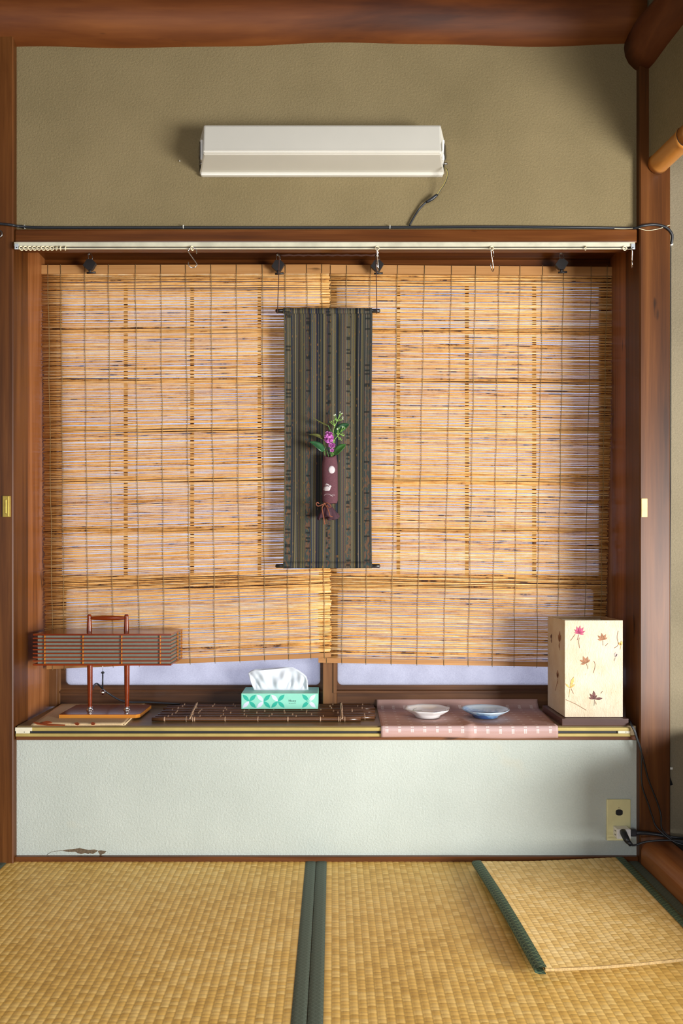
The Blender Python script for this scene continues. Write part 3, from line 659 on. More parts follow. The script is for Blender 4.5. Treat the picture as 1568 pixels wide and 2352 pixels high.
for ri, py in enumerate(rows):
    rx, ry = radii(py); cx = X_(757.5+0.006*(py-1100), YV)
    for j in range(sd):
        a = 2*PI*j/sd; front = max(0, -math.sin(a))
        z = Z_(py, YV) - (front**1.5*0.010 if ri == 0 else front**1.5*0.004 if ri == 1 else 0)
        dent = 1.0
        V.append((cx+rx*math.cos(a)*dent, YV+ry*math.sin(a), z))
Fc = [(i*sd+j, i*sd+(j+1) % sd, (i+1)*sd+(j+1) % sd, (i+1)*sd+j) for i in range(len(rows)-1) for j in range(sd)]
m.add(V, Fc, True); plab(m.build('body', 'plum_cloth', fp, solid=0.0010, offset=0), 'plum cloth tube with printed moon and rabbit')
# gathered skirt under the tie
m = MB(); V = []; rows = [(1153, 0.010, 0.3), (1160, 0.0085, 0.9), (1167, 0.0150, 1.0), (1176, 0.0225, 1.3), (1185, 0.0285, 1.7), (1191, 0.0310, 2.0)]; sd = 48
for (py, rx, am) in rows:
    c = P(752+0.02*(py-1153)*3, py, YV)
    for j in range(sd):
        a = 2*PI*j/sd; w = 1+0.11*am*math.sin(7*a+0.5); zz = c.z+(0.004*math.sin(3*a+1)+0.002*math.sin(7*a) if py > 1180 else 0)
        V.append((c.x+rx*math.cos(a)*(1+0.05*am*math.sin(7*a)), YV+min(rx, 0.016)*0.9*math.sin(a)*w, zz))
Fc = [(i*sd+j, i*sd+(j+1) % sd, (i+1)*sd+(j+1) % sd, (i+1)*sd+j) for i in range(len(rows)-1) for j in range(sd)]
m.add(V, Fc, True); plab(m.build('skirt', 'plum_dark_cloth', fp, solid=0.001), 'dark plum gathered hem below the cord bow')
yb = YV-0.017
def bow(pts, r=0.0016): return spline([P(680+a/8.4, 930+b/8.4, yb-c) for a, b, c in pts], 6)
m = MB(); m.tube(bow([(545, 1905, 0.002), (480, 1935, 0.006), (410, 1950, 0.007), (385, 1900, 0.006), (420, 1885, 0.003), (440, 1910, 0.001)]), 0.0015, 6)
m.tube(bow([(545, 1905, 0.002), (600, 1890, 0.006), (655, 1930, 0.007), (665, 1970, 0.006), (625, 1975, 0.004), (590, 1930, 0.001)]), 0.0015, 6)
m.tube(bow([(540, 1905, 0.003), (500, 1980, 0.009), (510, 2080, 0.013), (530, 2180, 0.013), (545, 2290, 0.011)]), 0.0017, 6)
m.tube(bow([(550, 1905, 0.003), (600, 1990, 0.009), (630, 2070, 0.013), (650, 2140, 0.014), (700, 2160, 0.013)]), 0.0017, 6)
m.sphere(P(680+543/8.4, 930+1905/8.4, yb-0.003), 0.0030); m.sphere(P(680+546/8.4, 930+2290/8.4, yb-0.011), 0.0030)
plab(m.build('cord_bow', 'ribbon_cord', fp), 'reddish brown cord tied in a bow')
def decal(poly, name, mat, root, fn=tube_pt, lift=0.0012, th=0.0004):
    m = MB(); c = Vector((0, 0, 0)); pts = [fn(680+a/8.4, 930+b/8.4, lift) for a, b in poly]
    ca = sum(a for a, b in poly)/len(poly); cb_ = sum(b for a, b in poly)/len(poly); k = len(pts)
    mid = [fn(680+(a+ca)/2/8.4, 930+(b+cb_)/2/8.4, lift) for a, b in poly]
    V = pts+mid+[fn(680+ca/8.4, 930+cb_/8.4, lift)]
    m.add(V, [(i, (i+1) % k, k+(i+1) % k, k+i) for i in range(k)]+[(k+i, k+(i+1) % k, 2*k) for i in range(k)], True)
    return m.build(name, mat, root, solid=th)
decal([(685+64*math.cos(a), 1263+73*math.sin(a)) for a in [2*PI*i/24 for i in range(24)]], 'printed_moon', 'print_white', fp)
decal([(525, 1630), (535, 1595), (560, 1578), (600, 1575), (645, 1590), (665, 1605), (655, 1640), (640, 1665), (600, 1668), (560, 1670), (532, 1655)], 'printed_rabbit', 'print_white', fp)
decal([(630, 1600), (625, 1575), (645, 1560), (668, 1565), (680, 1582), (668, 1600), (650, 1610)], 'printed_rabbit_head', 'print_white', fp)
decal([(640, 1568), (600, 1560), (545, 1560), (560, 1545), (610, 1546)], 'printed_rabbit_ear', 'print_white', fp)
decal([(640, 1562), (600, 1548), (560, 1530), (585, 1526), (620, 1540)], 'printed_rabbit_ear', 'print_white', fp)
for arc in ([(540, 1752), (570, 1730), (615, 1728), (660, 1745), (705, 1780)], [(655, 1762), (690, 1748), (745, 1747)]):
    MB().tube(spline([tube_pt(680+a/8.4, 930+b/8.4, 0.0009) for a, b in arc], 5), 0.0005, 4).build('printed_grass', 'print_white', fp)
# ---- flowers standing in the pouch (each stem lifts out on its own)
def fpx(a, b, Y): return P(680+a/8.4, 930+b/8.4, Y)
def leaf(root, base, tip, width, mat, curl=0.006, nrm=(0, -1, 0), wide=0.5):
    base, tip = Vector(base), Vector(tip); ax = tip-base; side = ax.cross(Vector(nrm)).normalized(); nn = Vector(nrm)
    m = MB()
    def fn(u, v):
        w = width*(math.sin(PI*min(1, v**wide*1.0))**0.75)*(u-0.5)*2*0.5 if 0 < v < 1 else 0
        return base+ax*v+side*w+nn*(curl*math.sin(PI*v)*0.8-abs(u-0.5)*-0.3*width*math.sin(PI*v))
    m.grid(6, 12, fn); return m.build('leaf', mat, root, solid=0.0005)
inn = P(757, 1075, YV)
ls = thing('leafy_sprig', 'dark green glossy leaves on a stem in the plum pouch', 'sprig', inn)
st = lambda pts, r=0.0011: MB().tube(spline([inn]+pts, 6), r, 6)
st([fpx(700, 960, YV-0.004), fpx(745, 600, YV-0.006), fpx(660, 490, YV-0.004), fpx(615, 395, YV-0.006)]).build('stem', 'stem_green', ls)
leaf(ls, fpx(622, 400, YV-0.006), fpx(315, 235, YV-0.012), 0.0080, 'leaf_olive', -0.004, (0.35, -0.6, 0.72))
leaf(ls, fpx(545, 655, YV-0.006), fpx(245, 575, YV-0.014), 0.0155, 'leaf_olive', 0.005, (0, -0.75, 0.66))
leaf(ls, fpx(550, 880, YV-0.006), fpx(255, 712, YV-0.018), 0.0245, 'leaf_dark', 0.005, (0, -0.85, 0.5))
leaf(ls, fpx(725, 560, YV-0.004), fpx(1022, 368, YV-0.010), 0.0275, 'leaf_dark', 0.004, (0, -0.9, 0.4), 0.75)
leaf(ls, fpx(722, 968, YV-0.012), fpx(958, 765, YV-0.022), 0.0240, 'leaf_mid', 0.006, (0, -0.85, 0.5), 0.75)
for pts in ([fpx(560, 1000, YV), fpx(550, 880, YV-0.006)], [fpx(620, 980, YV), fpx(560, 800, YV-0.003), fpx(545, 655, YV-0.006)], [fpx(700, 990, YV-0.004), fpx(722, 968, YV-0.012)], [fpx(690, 960, YV-0.003), fpx(735, 700, YV-0.005), fpx(725, 560, YV-0.004)]):
    st(pts, 0.0010).build('stem', 'stem_green', ls)
pf = thing('pink_carnation', 'mauve pink ruffled carnation spray in the plum pouch', 'flower', inn)
def ruffle(root, c, r, sq, seed, nm):
    rr = random.Random(seed); m = MB(); c = Vector(c)
    m.sphere(c, r*0.62, 10, 7, sq)
    for k in range(44):
        th_, ph = rr.uniform(0, 2*PI), math.acos(rr.uniform(-0.9, 1)); d = Vector((math.sin(ph)*math.cos(th_)*sq[0], -abs(math.cos(ph))*0.8*sq[1]+0.2*rr.uniform(-1, 1)*sq[1], math.sin(ph)*math.sin(th_)*sq[2]))
        d0 = d.normalized(); s1 = d0.orthogonal().normalized(); s2 = d0.cross(s1); q = rr.uniform(0, PI); sa = s1*math.cos(q)+s2*math.sin(q); sb = d0.cross(sa)
        w = r*rr.uniform(0.32, 0.5); V = []
        for i in range(6):
            u = i/5-0.5; V.append(c+d*r*0.45+sa*w*u*1.2)
        for i in range(6):
            u = i/5-0.5; V.append(c+d*r*rr.uniform(0.92, 1.05)+sa*w*u*2.0+sb*w*0.35*math.sin(i*2.4+k))
        m.add(V, [(i, i+1, 7+i, 6+i) for i in range(5)], True)
    return m.build(nm, 'petal_magenta', root)
ruffle(pf, fpx(632, 630, YV-0.014), 0.0150, (0.92, 0.8, 1.15), 1, 'blossom')
ruffle(pf, fpx(690, 778, YV-0.016), 0.0098, (1.05, 0.8, 0.75), 2, 'blossom')
ruffle(pf, fpx(690, 872, YV-0.016), 0.0062, (1, 0.8, 0.9), 3, 'blossom')
for a, b in ((632, 700), (690, 800), (690, 890)): st([fpx(650+a*0.02, 980, YV-0.002), fpx(a, b, YV-0.008)], 0.0012).build('stem', 'stem_green', pf)
for si, (stem, twigs, lb) in enumerate((
    ([(720, 900), (715, 520), (780, 330), (810, 265), (850, 160)], [((790, 320), (720, 205)), ((790, 320), (755, 200)), ((815, 260), (850, 145)), ((815, 260), (880, 165)), ((790, 320), (890, 240)), ((790, 320), (905, 275)), ((745, 410), (690, 325)), ((745, 410), (660, 345)), ((745, 410), (715, 315)), ((790, 320), (750, 285))], 'taller sprig of small white and green buds in the plum pouch'),
    ([(690, 940), (720, 715), (790, 610), (840, 540)], [((800, 600), (820, 455)), ((800, 600), (795, 470)), ((850, 530), (890, 420)), ((850, 530), (935, 455)), ((850, 530), (905, 435)), ((810, 590), (780, 560)), ((830, 560), (900, 555)), ((830, 560), (925, 590)), ((830, 560), (905, 600)), ((800, 605), (845, 640)), ((800, 605), (830, 665)), ((800, 605), (870, 680))], 'lower sprig of small green buds over the large leaf in the plum pouch'))):
    bs = thing('bud_sprig', lb, 'sprig', inn, 'bud sprigs in the pouch')
    yq = YV-0.016-0.003*si
    MB().tube(spline([inn]+[fpx(a, b, lerp(YV, yq, min(1, 0.4+0.3*i))) for i, (a, b) in enumerate(stem)], 6), 0.0009, 5).build('stem', 'berry_green', bs)
    for (a, b) in twigs:
        p0, p1 = fpx(a[0], a[1], yq), fpx(b[0], b[1], yq-0.004*R.uniform(-1, 1))
        m = MB().tube([p0, (p0+p1)/2+Vector((0.0006, 0, 0)), p1], 0.0006, 4)
        m.build('twig', 'berry_green', bs)
        m = MB()
        for q in range(5):
            d = Vector((R.uniform(-1, 1), R.uniform(-1, 0.3), R.uniform(-0.2, 1)))*0.0024; m.sphere(p1+d, R.uniform(0.0008, 0.0013), 6, 5)
        m.build('bud', 'berry_white' if (b[1] < 280 or R.random() < 0.35) else 'berry_green', bs)

# ------------------------------------------------------------------ wall light and its cable
wl = thing('wall_light', 'long white plastic fluorescent wall light with angled cover', 'wall light', (-0.03, -0.05, 1.887))
x0, x1, xw0, xw1 = -0.342, 0.2840, -0.3690, 0.3065
prof = [(-0.003, 1.990), (-0.078, 1.987), (-0.085, 1.981), (-0.1035, 1.909), (-0.1055, 1.9025), (-0.1000, 1.8975), (-0.016, 1.8945), (-0.003, 1.8940)]
m = MB(); k = len(prof)
def xl_(y, a, b): t = min(1, max(0, (-y-0.003)/0.085)); return lerp(a, b, t)
def ring(sh, e, sg):
    cy, cz = -0.05, 1.940
    return [Vector((xl_(y, xw0, x0)+e if sg < 0 else xl_(y, xw1, x1)-e, cy+(y-cy)*sh if y < -0.01 else y, cz+(z-cz)*sh)) for y, z in prof]
rings = [ring(0.0, 0.004, -1), ring(0.86, 0.004, -1), ring(0.92, 0.0, -1), ring(0.975, 0.0005, -1), ring(1.0, 0.004, -1), ring(1.0, 0.004, 1), ring(0.975, 0.0005, 1), ring(0.92, 0.0, 1), ring(0.86, 0.004, 1), ring(0.0, 0.004, 1)]
V = [p for r in rings for p in r]
Fc = [(i*k+j, i*k+(j+1) % k, (i+1)*k+(j+1) % k, (i+1)*k+j) for i in range(len(rings)-1) for j in range(k)]
m.add(V, Fc, False)
bmesh.ops.bevel(m.bm, geom=[e for e in m.bm.edges if abs(e.verts[0].co.x-e.verts[1].co.x) > 0.5 and e.verts[0].co.y < -0.02], offset=0.0022, segments=3, affect='EDGES')
plab(m.build('cover', 'diffuser_acrylic', wl), 'milky white plastic cover with a raised ridge')
m = MB().box(xw0+0.004, xw1-0.004, -0.014, 0.0, 1.8870, 1.9950, 0.004, 2); m.build('back_plate', 'diffuser_acrylic', wl)
for sx, xe in ((-1, x0-0.012), (1, x1+0.012)):
    MB().box(xe-0.004*sx, xe+0.003*sx, -0.060, -0.014, 1.905, 1.960, 0.002).build('end_plate', 'white_plastic', wl)
    m = MB().prism([(xe+0.0035*sx, -0.060, 1.950), (xe+0.008*sx, -0.052, 1.944), (xe+0.010*sx, -0.050, 1.917), (xe+0.0065*sx, -0.056, 1.908), (xe+0.0035*sx, -0.064, 1.918)], (0, 0.014, 0)); m.build('spring_clip', 'steel', wl)
    MB().lathe([(0, -0.004), (0.003, -0.004), (0.003, 0.008), (0, 0.008)], (xe+0.006*sx, -0.035, 1.907), 'X', 10).build('screw', 'steel', wl)
lc = thing('light_cable', 'short yellow and black lead hanging from the wall light', 'cable', P(940, 521, -0.008))
def lp(a, b, Y): return P(930+a*0.11054, 270+b*0.11054, Y)
for dx, mt in ((-6, 'yellow_wire'), (6, 'black_rubber')):
    MB().tube(spline([lp(815, 1040, -0.045), lp(870+dx, 1090, -0.05), lp(880+dx, 1200, -0.042), lp(820+dx, 1370, -0.03), lp(740+dx, 1490, -0.022), lp(670+dx, 1600, -0.016)]), 0.0012, 6).build('wire', mt, lc)
MB().tube([lp(675, 1600, -0.016), lp(640, 1625, -0.015), lp(560, 1690, -0.014), lp(470, 1745, -0.013), lp(430, 1760, -0.012)], [0.003, 0.0045, 0.0048, 0.0042, 0.003], 8).build('connector', 'black_rubber', lc)
MB().tube(spline([lp(440, 1755, -0.012), lp(370, 1820, -0.010), lp(280, 1920, -0.007), lp(190, 2060, -0.007), lp(90, 2240, -0.0065)]), 0.0028, 7).build('lead', 'black_rubber', lc)
tag(MB().lathe([(0, -0.004), (0.0016, -0.004), (0.0012, 0.0), (0, 0.0)], P(413, 371, 0.0), 'Y', 8).build('wall_nail', 'clip_white'), 'tiny pale nail in the wall beside the light', 'nail')
# black cable along the top of the lintel, round the post and down its edge
wc = thing('black_cable', 'black electric cable lying along the lintel and bent round the post', 'cable', P(800, 523, -0.01))
yc = -0.0075
MB().tube(spline([P(-30, 512, -0.030), P(0, 514, -0.029), P(28, 517, -0.027), P(48, 520, -0.012), P(110, 522.5, yc), P(400, 522.5, yc), P(800, 522.5, yc), P(1100, 521, yc), P(1300, 522, yc), P(1430, 524, yc), P(1458, 524, -0.018), P(1476, 518.5, -0.028), P(1505, 516, -0.028), P(1530, 523, -0.027), P(1543, 540, -0.022), P(1541, 560, -0.012)]), 0.0036, 8).build('cable', 'black_rubber', wc)
MB().tube(spline([P(1541, 560, -0.012), P(1540, 600, -0.004), P(1540, 1000, -0.004), P(1538, 1400, -0.004), P(1535, 1762, -0.004), P(1533, 1775, -0.004)]), 0.0014, 6).build('thin_cable', 'black_rubber', wc)
MB().tube([P(1533, 1774, -0.005), P(1536, 1788, -0.007), P(1541, 1803, -0.010)], [0.0038, 0.0044, 0.0044], 8).build('cable_end', 'black_rubber', wc)
for a, b in ((1536, 562), (1535, 1765)): MB().box(X_(a+2, -0.006), X_(a+8, -0.006), -0.010, -0.0005, Z_(b+2, -0.006), Z_(b-3, -0.006), 0.0005).build('cable_clip', 'clip_white', wc)
for a in (57, 421, 895): MB().torus(P(a, 521, yc), 0.0045, 0.0011, 'X', 12, 5).build('cable_clip', 'clip_white', wc)
MB().tube(spline([P(1410, 525, -0.010), P(1435, 525.5, -0.011), P(1462, 524, -0.020), P(1485, 529, -0.0265), P(1510, 526, -0.0265), P(1538, 517, -0.025)]), 0.0009, 5).build('pale_wire', 'runner_plastic', wc)

# ------------------------------------------------------------------ curtain rail, runners and S-hooks
cr = thing('curtain_rail', 'cream curtain rail fixed under the lintel', 'curtain rail', P(745, 572, -0.02))
xa, xb = X_(33, -0.030), X_(1457, -0.030); zr = Z_(553, -0.015)
m = MB().box(xa, xb, -0.0335, -0.016, Z_(565.5, -0.0335), Z_(555.5, -0.0335), 0.0012); m.box(xa+0.002, xb-0.002, -0.026, -0.010, Z_(565, -0.0335), Z_(556.5, -0.0335))
m.build('rail', 'cream_rail', cr)
MB().box(xa+0.004, xb-0.004, -0.0290, -0.020, Z_(568, -0.03), Z_(565, -0.03)).build('rail_slot', 'rail_groove', cr)
MB().box(xa+0.010, xb-0.020, -0.0325, -0.0300, Z_(571.5, -0.0325), Z_(569.0, -0.0325), 0.0005).build('rail_lip', 'cream_rail', cr)
for px in (38.5, 1453):
    m = MB().box(X_(px-4.5, -0.035), X_(px+4.5, -0.035), -0.0375, -0.0345, Z_(573, -0.035), Z_(560, -0.035), 0.0012, 2); m.build('end_bracket', 'bracket', cr)
    MB().lathe([(0, 0), (0.0018, 0), (0.0018, -0.0006), (0, -0.0006)], P(px, 568.5, -0.0375), 'Y', 10).build('bracket_hole', 'rail_groove', cr)
ORD = ['first', 'second', 'third', 'fourth', 'fifth', 'sixth', 'seventh', 'eighth', 'ninth', 'tenth', 'last']
bunched = [49, 59, 69, 79, 89, 99, 109, 119, 129.5, 139, 150]
turns = [35, 35, 32, 22, 10, 25, 15, 5, -50, -80, -65]
for px, a in list(zip(bunched, turns))+[(441, 60), (866, 10), (1129, 10), (1344, 85), (1434, 10)]:
    c = P(px, 569.0, -0.0350)
    m = MB().torus(c+Vector((0, 0, -0.0015)), 0.0052, 0.0013, 'Y', 16, 6, rot=Euler((0, 0, math.radians(a))).to_matrix())
    m.tube([c+Vector((0, 0, 0.0035)), c+Vector((0, 0.003, 0.0050))], 0.0016, 6)
    lab = ORD[bunched.index(px)]+' cream curtain runner from the end bracket in the bunched row' if px < 200 else {441: 'cream curtain runner carrying the S-hook turned side-on', 866: 'cream curtain runner above the scroll clip hook', 1129: 'cream curtain runner carrying the half-turned S-hook over the plain blind', 1344: 'empty curtain runner seen edge-on, away from the others', 1434: 'empty ring-shaped curtain runner next to the end bracket'}[px]
    tag(m.build('curtain_runner', 'runner_plastic'), lab, 'curtain runner', 'curtain runners')
def s_hook(px, py0, py1, turn, label, tilt=0.0):
    Yh = -0.0365; k = S(Yh); zt_, zb_ = Z_(py0, Yh), Z_(py1, Yh); h = zt_-zb_; r = 0.21*h; x = X_(px, Yh); pts = []
    c1 = Vector((0, 0, h/2-r)); c2 = Vector((0, 0, -h/2+r*1.0))
    for i in range(12):
        a = math.radians(-20+i*(200/11)); pts.append(c1+Vector((r*math.cos(a), 0, r*math.sin(a))))
    for i in range(12):
        a = math.radians(0-i*(200/11)); pts.append(c2+Vector((r*math.cos(a), 0, r*math.sin(a))))
    rot = Euler((0, tilt, math.radians(turn))).to_matrix()
    m = MB().tube([Vector((x, Yh, (zt_+zb_)/2))+rot @ p for p in spline(pts, 3)], 0.0013, 7)
    return tag(m.build('s_hook', 'chrome'), label, 's-hook', 'steel S-hooks on the curtain rail')
s_hook(442, 569, 615, 8, 'shiny steel S-hook seen face-on, nearest the bunched curtain runners')
s_hook(867, 570, 621, 78, 'steel S-hook seen edge-on in front of the scroll cord', 0.03)
s_hook(1130, 570, 623, 62, 'steel S-hook hanging alone over the plain part of the blind')
s_hook(1451, 571, 615, 70, 'steel S-hook on the end bracket beside the dark jamb', 0.08)
# gold sliding rail on the shelf edge
gr = thing('sill_rail', 'gold coloured double-lipped metal rail along the shelf edge', 'rail', P(740, 1692, -0.012))
ga, gb = X_(36, -0.014), X_(1447, -0.014); zz = lambda p: Z_(p, -0.014)
MB().box(ga, gb, -0.0165, -0.0085, zz(1678.5), zz(1670.5), 0.0008).build('upper_lip', 'gold_rail', gr)
MB().box(ga, gb, -0.0160, -0.0085, zz(1691.5), zz(1684.5), 0.0008).build('lower_lip', 'gold_rail', gr)
MB().box(ga+0.002, gb-0.002, -0.0105, -0.0085, zz(1685), zz(1678)).build('groove', 'rail_groove', gr)
for a, b in ((36, 67), (1419, 1446)):
    MB().box(X_(a, -0.0155), X_(b, -0.0155), -0.0155, -0.0086, zz(1684.6), zz(1678.4), 0.0006).build('end_cap', 'rail_cap', gr)
    MB().lathe([(0, 0), (0.0011, 0), (0.0011, -0.0004), (0, -0.0004)], P(56 if a < 100 else 1437, 1681.5, -0.0157), 'Y', 8).build('screw', 'rail_groove', gr)
MB().box(ga, X_(74, -0.0155), -0.0172, -0.0164, zz(1678.5), zz(1670.5)).build('rail_sleeve', 'rail_cap', gr)
# latch, wood block, ring
la = thing('brass_latch', 'small brass latch plate on the post beside the window', 'latch', P(15, 1188, YP))
MB().box(X_(7, YP), X_(25, YP), YP-0.004, YP, Z_(1188, YP), Z_(1139, YP), 0.0012, 2).build('plate', 'brass', la)
MB().box(X_(13, YP), X_(16.5, YP), YP-0.006, YP-0.003, Z_(1180, YP), Z_(1148, YP), 0.0008).build('bolt', 'brass', la)
MB().box(X_(20, YP), X_(22, YP), YP-0.0052, YP-0.003, Z_(1187, YP), Z_(1140, YP), 0.0005).build('rib', 'brass', la)
tag(MB().box(X_(1472, YP), X_(1486, YP), YP-0.002, YP+0.004, Z_(1188, YP), Z_(1145, YP), 0.001).build('inlay_block', 'tan_block'), 'small tan block let into the post', 'block')
tag(MB().torus(P(-3, 537, YP-0.004), 0.0095, 0.0018, 'Y', 24, 6).build('ring_pull', 'steel'), 'small steel ring on the post under the black cable', 'ring')

# ------------------------------------------------------------------ tatami mats
PITCH = 0.0165
def rush(name, mat, root, fn, w, l, nv, groove=0.0008, u0=0.0):
    """woven surface: every warp line is a real groove between rounded ribs"""
    ncol = max(2, round(w/PITCH)); m = MB(); per = 5
    us = []
    for c in range(ncol):
        for k in range(per): us.append((c+k/per, abs(math.sin(PI*k/per))**0.55))
    us.append((ncol, 0.0)); nu = len(us)
    V = []; UVs = []
    for j in range(nv+1):
        for (c, h) in us:
            p, nrm = fn(c/ncol, j/nv); V.append(p+nrm*(h-1.0)*groove); UVs.append((c*PITCH+u0, j/nv*l))
    vs_, fs = m.add(V, [(j*nu+i, j*nu+i+1, (j+1)*nu+i+1, (j+1)*nu+i) for j in range(nv) for i in range(nu-1)], True)
    L = m.bm.loops.layers.uv.verify(); ix = {v: k for k, v in enumerate(vs_)}
    for f in fs:
        for lp_ in f.loops:
            uv = UVs[ix[lp_.vert]]; lp_[L].uv = (min(uv[0], uv[0]), uv[1])
    return m.build(name, mat, root)
def strip_border(root, x0, x1, y0, y1, z, mat='tatami_border'):
    def fn(u, v): 
        e = 0.0016*(1-abs(2*u-1)**6); return Vector((lerp(x0, x1, u), lerp(y0, y1, v), z-0.0004+e))
    return MB().grid(6, 40, fn, lambda u, v: ((u-0.5)*(x1-x0), v*abs(y1-y0))).build('border', mat, root)
HB = 0.0290
def tatami(x0, x1, label, u0):
    y0, y1 = -0.0125, -1.78
    t = thing('tatami_mat', label, 'tatami mat', ((x0+x1)/2, (y0+y1)/2, -0.0555), 'tatami mats on the floor')
    MB().box(x0+0.0006, x1-0.0006, y1, y0, -0.0555, -0.0016).build('core', 'tatami_rush', t)
    up = Vector((0, 0, 1))
    plab(rush('rush_cover', 'tatami_rush', t, lambda u, v: (Vector((lerp(x0+HB-0.001, x1-HB+0.001, u), lerp(y0, y1, v), 0)), up), x1-x0-2*HB, 1.767, 12, u0=u0), 'golden woven rush')
    strip_border(t, x0+0.0006, x0+HB, y0, y1, 0.0005); strip_border(t, x1-HB, x1-0.0006, y0, y1, 0.0005)
    return t
tatami(-0.9225, -0.0470, 'golden tatami mat with dark green borders below the slatted lamp', 0.0)
tatami(-0.0470, 0.8400, 'golden tatami mat with dark green borders partly under the square rush cushion', 5.0)
tatami(-1.7980, -0.9225, 'tatami mat before the brass latch post, only its dark border showing', 9.0)
# square rush cushion mat lying on the right tatami
zt_ = 0.0135
BLc, FLc, BRc, FRc = Vector((0.392, -0.066, 0)), Vector((0.418, -0.598, 0)), Vector((0.777, -0.004-0.011, 0)), Vector((0.777, -0.530, 0))
def cush(u, v):
    b = BLc.lerp(BRc, u); f = FLc.lerp(FRc, u); p = b.lerp(f, v)
    lift = 0.010*(1-u)**3+0.006*math.sin(PI*v)*(1-u)**2
    return Vector((p.x, p.y, zt_+lift))
cm = thing('rush_cushion', 'thin square rush seat mat with patterned green borders, lying askew', 'seat mat', (0.60, -0.33, 0.0))
def cn(u, v): return cush(u, v), Vector((0, 0, 1))
rush('rush_cover', 'cushion_rush', cm, cn, 0.372, 0.54, 30, 0.0007)
m = MB(); m.grid(24, 24, lambda u, v: cush(u, v)-Vector((0, 0, 0.0014))); m.grid(24, 24, lambda u, v: cush(u, v)-Vector((0, 0, 0.0070)))
for e in (0.0, 1.0): m.grid(24, 1, lambda u, v: cush(u, e)-Vector((0, 0, lerp(0.0014, 0.0070, v))))
m.build('backing', 'straw_edge', cm)
def cb_left(u, v):
    p = cush(0, v); q = [(0.003, 0.0012), (-0.006, 0.0015), (-0.0175, 0.0002), (-0.0215, -0.0040), (-0.0205, -0.0095), (-0.012, -0.0125), (0.002, -0.0125)][round(u*6)]
    return p+Vector((q[0], 0, q[1]))
MB().grid(6, 30, cb_left, lambda u, v: (u*0.038, v*0.545)).build('border', 'cushion_border', cm)
def cb_right(u, v):
    p = cush(1, v); q = [(-0.003, 0.0012), (0.006, 0.0015), (0.018, 0.0006), (0.0225, -0.003), (0.0235, -0.0085), (0.018, -0.012)][round(u*5)]
    return p+Vector((q[0], 0, q[1]))
MB().grid(5, 30, cb_right, lambda u, v: (u*0.038, v*0.545)).build('border', 'cushion_border', cm)

# ------------------------------------------------------------------ slatted lamp on a folded cloth
zf = ZS+0.0004
fc = thing('folded_cloth', 'folded beige linen cloth with orange print under the slatted lamp', 'cloth', Pz(190, 1645, ZS))
def cl(px, py): return Pz(px, py, zf)
A0, B0, C0, D0 = cl(68, 1668), cl(283, 1669), cl(338, 1616), cl(150, 1612)
A0.y = max(A0.y, -0.006); B0.y = max(B0.y, -0.007)
def fold_layer(dz, inset, nm):
    def fn(u, v):
        p = A0.lerp(B0, u).lerp(D0.lerp(C0, u), v); c = (A0+B0+C0+D0)/4
        p = p+(c-p).normalized()*inset
        return Vector((p.x, p.y, zf+dz+0.0008*math.sin(u*9+v*4)*(1-v)*0.6))
    return MB().grid(24, 14, fn).build(nm, 'folded_linen', fc, solid=0.0016, offset=1)
fold_layer(0.0002, 0.0, 'cloth_layer'); fold_layer(0.0022, 0.003, 'cloth_layer')
MB().tube([Vector((B0.x, B0.y, zf+0.0022)), Vector((C0.x, C0.y, zf+0.0022))], 0.0021, 8).build('folded_edge', 'folded_linen', fc)
def on_cloth(px, py): p = Pz(px, py, zf+0.0047); return p
def flat_decal(pts, name, mat, root): return MB().prism([on_cloth(a, b) for a, b in pts], (0, 0, 0.0004)).build(name, mat, root)
cr7 = lambda a, b: (60+a*0.2296, 1375.5+b*0.2296)
flat_decal([cr7(*p) for p in ((65, 1232), (150, 1240), (260, 1252), (390, 1258), (388, 1270), (250, 1268), (110, 1258))], 'orange_print', 'orange_print', fc)
flat_decal([cr7(*p) for p in ((130, 1245), (200, 1222), (240, 1225), (262, 1242), (210, 1246))], 'orange_print', 'orange_print', fc)
flat_decal([cr7(*p) for p in ((480, 1243), (515, 1236), (535, 1250), (520, 1266), (495, 1262))], 'orange_print', 'orange_print', fc)
flat_decal([cr7(*p) for p in ((645, 1243), (665, 1234), (692, 1243), (683, 1262), (655, 1264))], 'orange_print', 'orange_print', fc)

sl = thing('slatted_lamp', 'red lacquered table lamp with slatted box shade on two posts', 'lamp', (-0.668, 0.145, zf+0.004))
zb0 = zf+0.0046
bm_ = MB(); X0, X1, Y0_, Y1_ = -0.784, -0.5546, 0.070, 0.222; c = 0.010
poly = [(X0, Y0_), (X1-c, Y0_), (X1, Y0_+c*1.2), (X1, Y1_-c), (X1-c, Y1_), (X0+c, Y1_), (X0, Y1_-c)]
bm_.prism([(x, y, zb0+0.0095) for x, y in poly], (0, 0, 0.0012)); plab(bm_.build('base_top', 'red_lacquer', sl), 'glossy red lacquered plate')
bm_ = MB(); bm_.prism([(x, y, zb0) for x, y in poly], (0, 0, 0.0095)); plab(bm_.build('base', 'orange_lacquer', sl), 'orange lacquered edge of the base plate')
ztb = zb0+0.0107
bx0, bx1, by0, by1 = -0.846, -0.4560, 0.038, 0.198; bz0, bz1 = 0.5320, 0.6215
